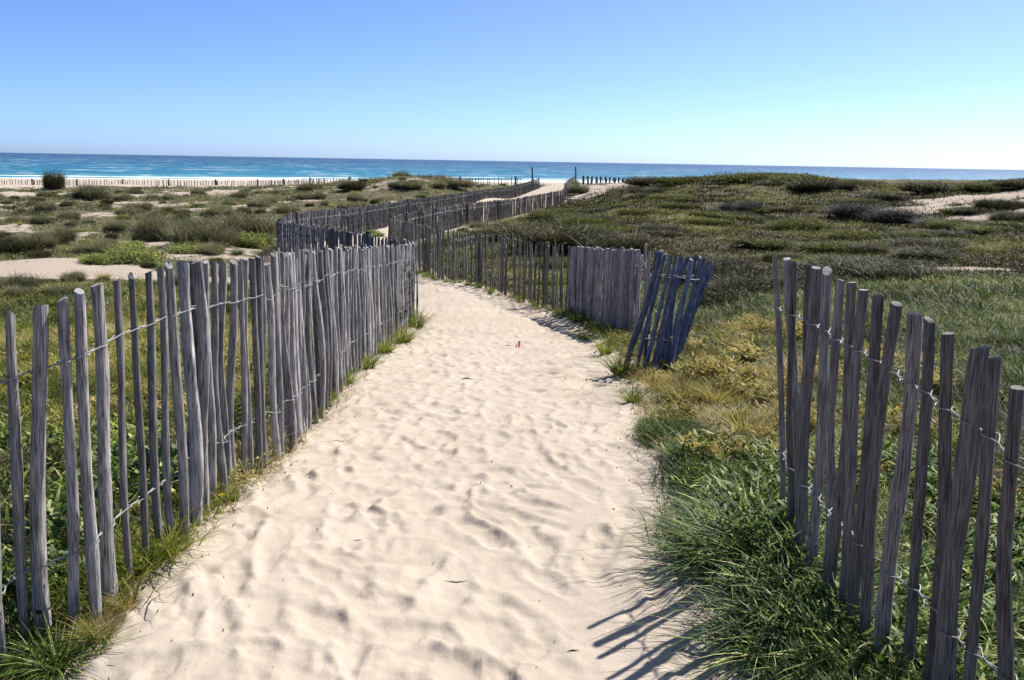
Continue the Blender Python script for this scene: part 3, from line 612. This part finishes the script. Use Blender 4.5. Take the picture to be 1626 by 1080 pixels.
lv = np.repeat(P, 3, 0)+np.c_[rs.normal(0, 1, (len(P)*3, 2))*.07, rs.rand(len(P)*3)*np.repeat(hh, 3)*.6]
L_.append(leaves(lv, np.repeat(np.maximum(.013, r_*.0015), 3), np.clip(rs.normal(.5, .35, len(lv)), 0, 1)))
ob('straw_grass', packs('straw_grass', L_, M_dry), label='straw and ochre coloured dry patches in the grass behind the left fence', cat='grass', kind='stuff')
# --- dry yellow grass right of the path
x, y = scatter(26000, 1.6, 17, 3, 42, .6); k = keepers(x, y, .04, 2) & isright(x, y) & (x > .5); x, y = x[k], y[k]
P = ground(x, y, -.02); r_ = np.hypot(x, y); pn = fbm(x/.8, y/1.1, 241, 3); pn2 = fbm(x/.3, y/.35, 242, 2)
green = sstep(6.2, 4.0, r_)*1.0; th_ = np.degrees(np.arctan2(x, y)); g2 = rs.rand(len(x)) < np.maximum(green*.85+sstep(.5, .66, fbm(x/1.3, y/1.6, 249, 3))*.5, .8*np.maximum(sstep(17, 23, th_), sstep(9, 13, r_)))
hh = np.where(r_ < 5, .13, .12+.003*r_)*(.15+1.7*pn2)
k = ~g2 & (pn2 > .3); L_ = [tuft_blades(P[k], 8, hh[k], np.maximum(.006, r_[k]*.0010), .04+r_[k]*.002, (.1, 1.), (0, .8), np.clip(.48+(pn[k]-.5)*2.2, 0, 1), .22, 3)]
lv = np.repeat(P[k], 3, 0)+np.c_[rs.normal(0, 1, (k.sum()*3, 2))*.06, rs.rand(k.sum()*3)*np.repeat(hh[k], 3)*.5]
L_.append(leaves(lv, np.maximum(.012, np.hypot(lv[:, 0], lv[:, 1])*.0016), np.clip(rs.normal(.4, .35, len(lv)), 0, 1)))
ob('dry_grass', packs('dry_grass', L_, M_dry), label='yellow and straw coloured dry grass right of the path', cat='grass', kind='stuff')
k = g2; L_ = [tuft_blades(P[k], 11, hh[k]*1.25, np.maximum(.005, r_[k]*.0008), .05+r_[k]*.002, (.1, 1.), (0, .9), np.clip(.35+(pn[k]-.5)*1.3, 0, 1), .18, 3)]
lv = np.repeat(P[k], 4, 0)+np.c_[rs.normal(0, 1, (k.sum()*4, 2))*.06, rs.rand(k.sum()*4)*np.repeat(hh[k], 4)*.8]
L_.append(leaves(lv, np.maximum(.009, np.hypot(lv[:, 0], lv[:, 1])*.001), np.clip(rs.normal(.3, .2, len(lv)), 0, 1)))
ob('green_undergrowth', packs('green_undergrowth', L_, M_dkgrass), label='dark green grass and small leaves under the right front fence', cat='grass', kind='stuff')

# --- templates for single plants, unit size
def clump_mesh(name, mat, n, lean, curl, w, tint, tj=.18, rootr=.22, hi=(.5, 1.1), nl=0):
    a = rs.uniform(0, 2*pi, n); q = np.sqrt(rs.rand(n))*rootr; P = np.stack([q*np.cos(a), q*np.sin(a), np.full(n, -.03)], 1)
    az = a+rs.normal(0, .6, n); f = q/rootr
    L_ = [blades(P, rs.uniform(*hi, n), w*rs.uniform(.6, 1.3, n), az, lean*(.2+.9*f)*rs.uniform(.5, 1.3, n), curl*rs.uniform(.2, 1.3, n), np.clip(tint+rs.normal(0, tj, n), 0, 1), 4)]
    if nl:
        v = rs.normal(size=(nl, 3)); v /= np.linalg.norm(v, axis=1)[:, None]; v[:, 2] = abs(v[:, 2]); v *= (rs.rand(nl)**.4)[:, None]*[.75, .75, .6]
        L_.append(leaves(v, .03, np.clip(tint+rs.normal(0, tj, nl), 0, 1)))
    return packs(name, L_, mat)
def dome_mesh(name, mat, n, ntw, size, tint, lumps=7, tj=.16, flat=.7):
    """lumpy bush of leaves and twigs, radius about 1, several lobes with gaps"""
    c = np.c_[rs.uniform(-.6, .6, (lumps, 2)), rs.uniform(.05, .4, lumps)]; cr = rs.uniform(.28, .5, lumps)
    i = rs.randint(lumps, size=n); v = rs.normal(size=(n, 3)); v /= np.linalg.norm(v, axis=1)[:, None]; P = c[i]+v*(cr[i]*rs.uniform(.55, 1.08, n)**1)[:, None]
    P[:, 2] = np.abs(P[:, 2])*flat/.7; P += rs.normal(0, .05, P.shape); P[:, 2] = np.abs(P[:, 2]); lt = rs.normal(0, .08, lumps)[i]
    L_ = [leaves(P, size*rs.uniform(.6, 1.4, n), np.clip(tint+lt+rs.normal(0, tj, n), 0, 1))]
    i = rs.randint(lumps, size=ntw); B = c[i]*[1, 1, .2]; a = rs.uniform(0, 2*pi, ntw)
    L_.append(blades(B+np.c_[rs.normal(0, .12, (ntw, 2)), np.zeros(ntw)], (c[i, 2]+cr[i])*rs.uniform(.5, 1.0, ntw)**.7*rs.choice([1, 1, 1, 1.5], ntw)*flat/.7, np.full(ntw, size*.55), a, rs.uniform(.1, 1., ntw), rs.uniform(0, .3, ntw), np.clip(tint-.1+rs.normal(0, tj, ntw), 0, 1), 3))
    return packs(name, L_, mat)
T_bush = [dome_mesh('bush', M_bush, 2600, 4200, .036, .5, 10, .22) for _ in range(4)]
T_dkb = [dome_mesh('dark_bush', M_dkbush, 4800, 4000, .03, .42, 14, .24, .55) for _ in range(3)]
T_grey = [dome_mesh('grey_bush', M_greybush, 7000, 2200, .026, .5, 8, flat=.6) for _ in range(2)]
T_spurge = [dome_mesh('spurge', M_spurge, 3200, 900, .05, .62, 12, .2, .5) for _ in range(3)]
T_hb = [dome_mesh('heath_mound', M_heath, 6000, 2600, .03, .5, 14, .18, .45) for _ in range(4)]
def weed_mesh(name, mat, n=46, lf=9):
    # leafy weed: bent stems, each carrying a ladder of broad leaves
    L_ = []; a = rs.uniform(0, 2*pi, n); ln = rs.uniform(.15, .9, n); h = rs.uniform(.4, 1., n); cu = rs.uniform(0, .4, n)
    L_.append(blades(np.c_[rs.normal(0, .12, (n, 2)), np.full(n, -.02)], h, np.full(n, .02), a, ln, cu, np.full(n, .35), 4)); B = L_[0][0].reshape(n, 9, 3)
    for k in range(lf):
        t = (k+1)/lf; i = min(int(t*3.99), 3); c = (B[:, 2*i]+B[:, 2*i+1])/2; d_ = (B[:, min(2*i+2, 8)]+B[:, min(2*i+3, 8)])/2-c; c = c+d_*(t*3.99-i)
        L_.append(blades(c, rs.uniform(.10, .24, n), rs.uniform(.045, .09, n), rs.uniform(0, 2*pi, n), rs.uniform(.5, 1.2, n), rs.uniform(0, .6, n), np.clip(rs.normal(.55, .2, n), 0, 1), 3))
    return packs(name, L_, mat)
T_weed = [weed_mesh('weed', M_grass) for _ in range(3)]; T_dkweed = [weed_mesh('dark_weed', M_dkgrass) for _ in range(3)]; T_dryweed = [weed_mesh('dry_weed', M_dry, 60, 10) for _ in range(3)]
T_mar = [clump_mesh('marram', M_dkgrass, 240, .85, .9, .032, .42, .28, .2, (.45, 1.1), 500) for _ in range(4)]
T_tuft = [clump_mesh('tuft', M_grass, 170, .7, .6, .022, .52, .16, .16) for _ in range(4)]
T_dryt = [clump_mesh('dry_tuft', M_dry, 200, .8, .5, .016, .6, .2, .18) for _ in range(3)]
T_fine = [dome_mesh('fine_bush', M_dkgrass, 6500, 2600, .032, .5, 10, .2, .5) for _ in range(3)]
def plant(name, T, X, Y, s, label, cat, group=None, sz=1., sink=0.):
    o = ob(name, T[rs.randint(len(T))], loc=(X, Y, H1(X, Y)-sink), label=label, cat=cat, group=group)
    o.rotation_euler = (0, 0, rs.uniform(0, 6.28)); o.scale = (s, s, s*sz); return o
def atp(px, py, Y): p = at(px, py, Y); return p[0], p[1]
def gp(px, py, lo=1.5, hi=110):
    """ground point under a pixel of the photograph"""
    r_ = ray(px, py); ys = np.exp(np.linspace(np.log(lo), np.log(hi), 500)); k = ys/r_[1]
    d = CAMZ+r_[2]*k-Hraw(r_[0]*k, ys); i = np.argmax(d < 0) if (d < 0).any() else len(ys)-1
    return r_[0]*k[i], ys[i]
# named single shrubs of the left flat
for px, py, s, T, nm, lab, cat, sz in [
    (86, 302, 1.25, T_dkb, 'tall_grass_clump', 'tall dark grass clump rising above the beach fence at far left', 'grass clump', 2.5),
    (258, 382, 1.0, T_bush, 'shrub', 'rounded olive shrub behind the yellow green spurge, left of its twin', 'shrub', 1.1),
    (322, 392, 1.15, T_bush, 'shrub', 'wide loose twiggy shrub just right of the rounded olive shrub', 'shrub', .9),
    (385, 372, 1.2, T_bush, 'shrub', 'broad grey green shrub left of the dark corner post', 'shrub', .8),
    (22, 408, .75, T_dkb, 'shrub', 'small dark brown twiggy shrub on the bare sand at far left', 'shrub', 1.2),
    (150, 318, 1.6, T_bush, 'shrub', 'dark rounded shrub on pale sand right of the tall grass clump', 'shrub', .9),
    (560, 302, 1.1, T_dkb, 'shrub', 'dark shrub at the left end of the middle dune ridge', 'shrub', .8),
    (640, 300, 1.2, T_bush, 'shrub', 'broad olive shrub on top of the middle dune ridge', 'shrub', .6),
    (720, 298, 1.7, T_bush, 'shrub', 'low shrub at the right end of the middle dune ridge', 'shrub', .6),
    (140, 405, .85, T_spurge, 'spurge_mat', 'yellow green spurge mat on the left end of its row', 'spurge', .8),
    (165, 418, .6, T_spurge, 'spurge_mat', 'small yellow green spurge mat low on the bare sand', 'spurge', .8),
    (205, 416, .9, T_spurge, 'spurge_mat', 'large bright spurge mat in the middle of its row', 'spurge', .8),
    (300, 402, .8, T_spurge, 'spurge_mat', 'spurge mat directly behind the tall double post', 'spurge', .7),
    (398, 392, 1., T_spurge, 'spurge_mat', 'brightest yellow spurge mat beside the dark corner post', 'spurge', .8),
    (377, 405, .35, T_mar, 'grass_tuft', 'small vivid green tuft in front of the brightest spurge', 'grass tuft', 1.),
    (25, 392, .8, T_spurge, 'spurge_mat', 'spurge mat at the left edge above the bare sand', 'spurge', .6),
    (590, 376, .5, T_spurge, 'spurge_mat', 'single yellow green spurge inside the fence corner', 'spurge', 1.)]:
    X, Y = gp(px, py); plant(nm, T, X, Y, s, lab, cat, None, sz)
for n_w, cnt, T, fac, sz, lab, grp in [
    (900, 190, T_bush, .8, (.7, 1.2), 'small grey green shrub scattered over the left dune flat', 'small grey green shrubs on the left dune flat'),
    (420, 90, T_dkb, .55, (.8, 1.3), 'small dark brown shrub scattered over the left dune flat', 'small dark shrubs on the left dune flat'),
    (420, 80, T_hb, .6, (.9, 1.4), 'small green cushion plant scattered over the left dune flat', 'green cushion plants on the left dune flat'),
    (420, 90, T_dryt, .55, (.7, 1.1), 'small straw coloured tuft scattered over the left dune flat', 'straw tufts on the left dune flat')]:
    x, y = scatter(n_w, 17, 104, -37, 6, .35); k = keepers(x, y, 1.0, .75) & ~isright(x, y); x, y = x[k][:cnt], y[k][:cnt]
    for X, Y in zip(x, y):
        r_ = hypot(X, Y); plant('shrub' if 'shrub' in lab else 'cushion_plant' if 'cushion' in lab else 'grass_tuft', T, X, Y, (.26+.0075*min(r_, 65))*rs.uniform(.5, 1.4)*fac, lab, 'shrub' if 'shrub' in lab else 'plant', grp, rs.uniform(*sz))
x, y = scatter(200, 18, 40, -37, -8, .4); k = keepers(x, y, .6, .7) & ~isright(x, y); x, y = x[k][:34], y[k][:34]
for X, Y in zip(x, y): plant('spurge_mat', T_spurge, X, Y, rs.uniform(.3, .65), 'small low yellow green spurge mat among the left shrubs', 'spurge', 'small spurge mats on the left dune flat', .6)
# right hill
for px, py, s, T, nm, lab, cat, sz in [
    (1180, 338, 1.0, T_grey, 'shrub', 'round dark grey shrub alone on the open right hillside', 'shrub', .75),
    (1350, 342, 1.5, T_grey, 'shrub', 'low grey shrub, upper of the pair on the right hillside', 'shrub', .55),
    (1398, 350, 1.5, T_grey, 'shrub', 'wide grey shrub, lower of the pair on the right hillside', 'shrub', .5),
    (880, 392, 1.6, T_dkb, 'shrub', 'wide dark mound of brush behind the fence, right half', 'shrub', .6),
    (960, 398, 1.5, T_dkb, 'shrub', 'dark spreading brush above the tight pale panel', 'shrub', .5),
    (830, 378, 1.3, T_dkb, 'shrub', 'dark brush mound at the left, behind the open fence run', 'shrub', .5),
    (1150, 452, 1.0, T_dkb, 'shrub', 'dark brush just right of the leaning blue stakes', 'shrub', .7),
    (1210, 470, .9, T_dkb, 'shrub', 'dark brush just left of the right front fence', 'shrub', .6),
    (1160, 480, .7, T_dkb, 'shrub', 'small dark brush above the yellow grass', 'shrub', .6),
    (1340, 442, 1., T_dkb, 'shrub', 'dark brush directly behind the first gap of the right front fence', 'shrub', .5),
    (1440, 445, 1., T_dkb, 'shrub', 'dark brush behind the middle of the right front fence', 'shrub', .5),
    (1030, 296, 2.2, T_dkb, 'shrub', 'dark brush on the sandy hump right of the path mouth', 'shrub', .5),
    (1085, 293, 2.2, T_hb, 'heath_mound', 'green mound left of the hill crest', 'heath', .5),
    (1180, 290, 2.8, T_hb, 'heath_mound', 'long green mound on the hill crest', 'heath', .5),
    (1270, 291, 2.0, T_hb, 'heath_mound', 'bright green mound at the highest point of the crest', 'heath', .55),
    (1290, 302, 1.5, T_dkb, 'shrub', 'large dark brush below the highest point of the crest', 'shrub', .6),
    (1330, 300, 1.3, T_dkb, 'shrub', 'dark brush left of the crest fence', 'shrub', .6),
    (1470, 306, 1.6, T_dkb, 'shrub', 'dark brush at the right end of the crest fence', 'shrub', .6),
    (1575, 301, 1.6, T_hb, 'heath_mound', 'green mound on the crest near the right edge', 'heath', .5),
    (1620, 299, 1.2, T_dkb, 'shrub', 'dark brush on the crest at the right edge', 'shrub', .5),
    (1585, 333, 1., T_dkb, 'shrub', 'dark brush on the bare sand at right', 'shrub', .6),
    (1615, 355, 1., T_dkb, 'shrub', 'dark brush below the bare sand at the right edge', 'shrub', .6),
    (907, 300, .85, T_bush, 'tall_grass_clump', 'shaggy grass clump at the right pole of the path mouth', 'grass clump', 1.5),
    (918, 308, 1.0, T_bush, 'tall_grass_clump', 'lower shaggy grass clump below the right pole', 'grass clump', 1.2)]:
    X, Y = gp(px, py); plant(nm, T, X, Y, s, lab, cat, None, sz)
x, y = scatter(400, 17, 70, 2, 37, .35); k = keepers(x, y, 1.2) & isright(x, y); x, y = x[k][:110], y[k][:110]
for X, Y in zip(x, y):
    r_ = hypot(X, Y); dk = rs.rand() < .42
    plant('shrub' if dk else 'heath_mound', T_dkb if dk else T_hb, X, Y, (.4+.012*r_)*rs.uniform(.7, 1.5), 'small low dark shrub on the right hillside' if dk else 'low olive heath mound on the right hillside', 'shrub' if dk else 'heath', 'small dark shrubs on the right hillside' if dk else 'heath mounds on the right hillside', rs.uniform(.3, .5))
# weeds in the dry patch, behind the left fence and under the right fence
for n_w, box, T, sc, lab, grp in [(46, (.95, 3.6, 3.9, 11), T_dryweed, (.14, .30), 'ochre and yellow leafy weed in the dry patch right of the path', 'weeds in the dry patch right of the path'),
                                  (40, (1.2, 4.5, 4.0, 10), T_weed, (.10, .22), 'bright green leafy weed right of the path', 'green weeds right of the path'),
                                  (70, (-5.5, -1.75, 3.0, 10), T_weed, (.12, .28), 'bright green leafy weed in the grass behind the left fence', 'green weeds behind the left fence'),
                                  (60, (-5.5, -1.7, 2.6, 9), T_dryweed, (.12, .26), 'straw and ochre weed in the grass behind the left fence', 'straw weeds behind the left fence'),
                                  (60, (-3.6, -1.62, 2.4, 5.2), T_dkweed, (.2, .38), 'dark leafy weed low behind the near left fence', 'dark weeds behind the near left fence'),
                                  (56, (.85, 2.6, 2.2, 4.6), T_dkweed, (.14, .28), 'dark green leafy weed under the right front fence', 'dark weeds under the right front fence')]:
    for _ in range(n_w):
        X, Y = rs.uniform(box[0], box[1]), rs.uniform(box[2], box[3])
        if inside(np.array([X]), np.array([Y]), POLY)[0]: continue
        plant('leafy_weed', T, X, Y, rs.uniform(*sc), lab, 'weed', grp, rs.uniform(.7, 1.1))
# grass clumps at the right front
GC = [(1130, 895, .30, T_mar, 1., 'dark overhanging grass clump shading the sand, beside the stake shadows'), (1075, 700, .26, T_fine, .9, 'fine silvery green bush at the path edge below the blue stakes'), (1050, 680, .2, T_fine, .9, 'small fine green bush nearest the path edge'),
      (1110, 735, .27, T_fine, .9, 'fine green bush right of the path edge, middle of three'), (1160, 775, .3, T_fine, .9, 'larger fine green bush left of the first stakes'), (1190, 850, .34, T_mar, 1., 'green grass clump left of the foot of the first stakes'),
      (1170, 900, .36, T_mar, .9, 'dark grass clump between the overhanging clump and the fence'), (1230, 900, .36, T_mar, 1., 'tall dark grass clump at the foot of the first stakes'), (1240, 990, .34, T_mar, .9, 'low grass clump above the stake shadows'), (1290, 960, .34, T_mar, 1., 'thick grass clump under the sixth to ninth stakes'),
      (1210, 1045, .26, T_mar, .8, 'grass clump at the bottom edge beside the stake shadows'), (1330, 1060, .34, T_mar, .9, 'grass clump at the bottom edge under the fence'), (1400, 1040, .3, T_mar, .9, 'grass clump at the bottom right behind the stakes'), (1230, 800, .3, T_mar, .9, 'grass clump just left of the first stake'),
      (1140, 640, .3, T_dryt, .9, 'straw coloured tuft right of the blue stakes'), (1080, 640, .32, T_dryt, .9, 'yellow tuft at the foot of the blue stakes'), (1040, 622, .28, T_dryt, .9, 'yellow green tuft spilling on to the sand below the blue stakes'), (1180, 690, .3, T_dryt, .9, 'straw tuft left of the right front fence'), (1120, 600, .26, T_dryt, .9, 'small straw tuft right of the broken fence'),
      (985, 600, .3, T_tuft, 1.1, 'green tuft left of the leaning blue stakes'), (960, 565, .3, T_tuft, 1.1, 'long green tuft below the pale panel'), (1005, 640, .22, T_tuft, .9, 'short green tuft by the dark hollow in the sand'), (930, 540, .28, T_tuft, 1., 'green tuft at the foot of the pale panel'), (975, 548, .3, T_tuft, 1.2, 'tall green tuft before the right end of the pale panel')]
for px, py, s, T, sz, lab in GC:
    X, Y = gp(px, py); plant('grass_clump', T, X, Y, s, lab, 'grass clump', None, sz)
# tufts along the foot of the left fence
for px, py, s, T, lab in [(662, 520, .42, T_tuft, 'bushy bright grass tuft at the end of the left fence'), (640, 545, .38, T_tuft, 'bright grass tuft second from the end of the left fence'), (612, 560, .32, T_tuft, 'bright grass tuft third from the end of the left fence'), (585, 585, .26, T_tuft, 'green tuft by the tall dark stakes of the left fence'),
                          (550, 610, .24, T_tuft, 'green tuft under the middle of the left fence'), (520, 640, .16, T_tuft, 'short sparse tuft under the left fence'), (490, 672, .17, T_tuft, 'low tuft beside fallen leaves under the left fence'), (370, 790, .12, T_tuft, 'small tuft with a yellow flower under the left fence'),
                          (455, 700, .13, T_dryt, 'tiny dry tuft under the left fence'), (270, 885, .22, T_tuft, 'green tuft spilling on to the sand at the near left fence'), (235, 905, .2, T_tuft, 'green tuft behind the spilling one at the near left fence'), (90, 1060, .2, T_mar, 'leafy green tuft at the bottom left corner'),
                          (200, 960, .15, T_dryt, 'dry brown grass lying over the sand edge at lower left'), (160, 1010, .16, T_dryt, 'dry matted grass beside the yellow flower at lower left'), (40, 1050, .24, T_mar, 'green tuft at the foot of the second stake')]:
    X, Y = gp(px, py); plant('grass_tuft', T, X, Y, s, lab, 'grass tuft')
for px, py, s, lab in [(60, 800, .32, 'dark leafy bush behind the second and third stakes of the near left fence'), (20, 900, .3, 'dark leafy bush low behind the nearest stakes of the left fence'), (130, 860, .28, 'dark leafy bush behind the fourth and fifth stakes of the near left fence'),
                        (190, 800, .28, 'dark leafy bush behind the sixth to eighth stakes of the near left fence'), (15, 740, .3, 'leafy green bush at the left edge behind the nearest stake'), (250, 760, .26, 'dark leafy bush behind the left fence before its double post'), (90, 930, .24, 'low dark bush at the foot of the second and third stakes')]:
    X, Y = gp(px, py); plant('leafy_bush', T_dkweed if px % 20 else T_dkb, X-.12, Y+.1, s*1.1, lab, 'bush', None, 1.1)
# low tufts along the foot of the middle right fence
RM = topline(RMID)[0]; dd = np.r_[0, np.cumsum(np.hypot(np.diff(RM[:, 0]), np.diff(RM[:, 1])))]
for u in np.linspace(.02, .8, 46):
    X = np.interp(u*dd[-1], dd, RM[:, 0])-rs.uniform(.0, .25); Y = np.interp(u*dd[-1], dd, RM[:, 1])-rs.uniform(.0, .3)
    plant('grass_tuft', T_tuft, X, Y, rs.uniform(.12, .24), 'low green tuft at the foot of the middle right fence', 'grass tuft', 'tufts along the middle right fence', rs.uniform(.6, 1))

x, y = scatter(9000, 1.9, 16, -33, 22, .8); d = seg_d(x, y, POLY); k = inside(x, y, POLY) & (rs.rand(len(x)) < .012+np.exp(-d/.11)); x, y = x[k], y[k]
P = ground(x, y, .004); ob('leaf_litter', packs('leaf_litter', [leaves(P, rs.uniform(.003, .011, len(P)), rs.rand(len(P)), 3.)], foliage_mat('dead_leaf', [(0, (.05, .035, .02)), (.6, (.16, .11, .06)), (1, (.4, .32, .2))], .1)), label='tiny dead leaves and twig bits along the edges of the sand path', cat='litter', kind='stuff')
# ------------------------------------------------------------------ small things
def flower(px, py, h, lab):
    X, Y = gp(px, py); z = H1(X, Y); root = ob('yellow_flower', None, loc=(X, Y, z), label=lab, cat='flower')
    v, q = tube([(0, 0, 0), (.004, 0, h*.5), (0, .003, h)], .0016, 5); ob('stem', npmesh('stem', v, [q], M_stem), root)
    V = []; T = []
    for k in range(11):
        a = k*2*pi/11; o = len(V); c, s = cos(a), sin(a); d = .016
        V += [(0, 0, h), (c*d*.6-s*.005, s*d*.6+c*.005, h+.004), (c*d, s*d, h+.002), (c*d*.6+s*.005, s*d*.6-c*.005, h+.004)]; T.append((o, o+1, o+2, o+3))
    ob('petals', npmesh('petals', V, [np.array(T)], M_yel), root)
    th = np.linspace(0, 2*pi, 8, endpoint=False)
    Vc = [(0, 0, h+.008)]+[(.006*cos(a), .006*sin(a), h+.005) for a in th]; ob('flower_centre', npmesh('centre', Vc, [np.array([(0, i+1, (i+1) % 8+1) for i in range(8)])], M_yel), root)
flower(137, 1000, .10, 'yellow daisy flower at the foot of the near left fence'); flower(352, 798, .05, 'small yellow flower at the sand edge under the left fence')
def stick(px, py, L_, ang_, r_, lab, mat=M_stick, branch=False):
    X, Y = gp(px, py); z = H1(X, Y)+r_*.6; g = np.linspace(-.5, .5, 9); bend = rs.normal(0, L_*.02, 9)
    pts = [(t*L_*cos(ang_)-b*sin(ang_), t*L_*sin(ang_)+b*cos(ang_), (H1(X+t*L_*cos(ang_), Y+t*L_*sin(ang_))+r_*.6-z)) for t, b in zip(g, bend)]
    parts = [tube(pts, r_*.6*np.clip(1.05-1.9*abs(g), .12, 1)*rs.uniform(.7, 1.2, 9), 6)]
    if branch: parts.append(tube([pts[5], (pts[5][0]+L_*.12, pts[5][1]+L_*.1, pts[5][2]+.02), (pts[5][0]+L_*.2, pts[5][1]+L_*.22, pts[5][2]+.03)], r_*.5, 5))
    v, q = join(parts); ob('stick', npmesh('stick', v, [q], mat, smooth=True), loc=(X, Y, z), label=lab, cat='stick')
stick(724, 922, .10, .05, .004, 'dark straight stick on the sand at lower centre'); stick(742, 602, .14, -.4, .010, 'dark stick on the sand left of the path centre')
stick(568, 858, .04, .3, .0035, 'tiny dark twig on the sand left of centre'); stick(688, 890, .03, 1.2, .003, 'tiny dark twig above the straight stick')
stick(536, 702, .22, .15, .003, 'straw coloured stem lying on the sand beside the left fence', M_straw, True); stick(670, 506, .22, .1, .012, 'dark stick on the sand at the path bend')
stick(910, 1035, .05, .0, .004, 'short dark twig on the sand at the bottom centre'); stick(1005, 812, .05, -.6, .002, 'thin curved twig on the smooth sand at right', M_stick)
stick(806, 550, .16, .1, .007, 'thin brown twig beside the red scrap'); stick(1100, 900, .2, .15, .002, 'dry runner reaching from the dark clump over the sand', M_straw, True)
X, Y = gp(822, 552); z = H1(X, Y)
V = []; Qr = []
for k in range(5):
    a = rs.uniform(0, 6.28); c = rs.normal(0, .02, 2); o = len(V); s = rs.uniform(.018, .035)
    for t in range(4):
        f = t/3.; V += [(c[0]+s*cos(a)*(f-.5)*1.2-.012*sin(a), c[1]+s*sin(a)*(f-.5)*1.2, .01+f*.07+rs.normal(0, .005)), (c[0]+s*cos(a)*(f-.5)+.014*sin(a), c[1]+s*sin(a)*(f-.5)+.014, .005+f*.065+rs.normal(0, .006))]
    Qr += [(o+2*i, o+2*i+1, o+2*i+3, o+2*i+2) for i in range(3)]
me = npmesh('red_scrap', V, [np.array(Qr)], M_red, smooth=True); ob('plastic_scrap', me, loc=(X, Y, z-.004), label='crumpled red scrap lying on the sand in the middle of the path', cat='litter')
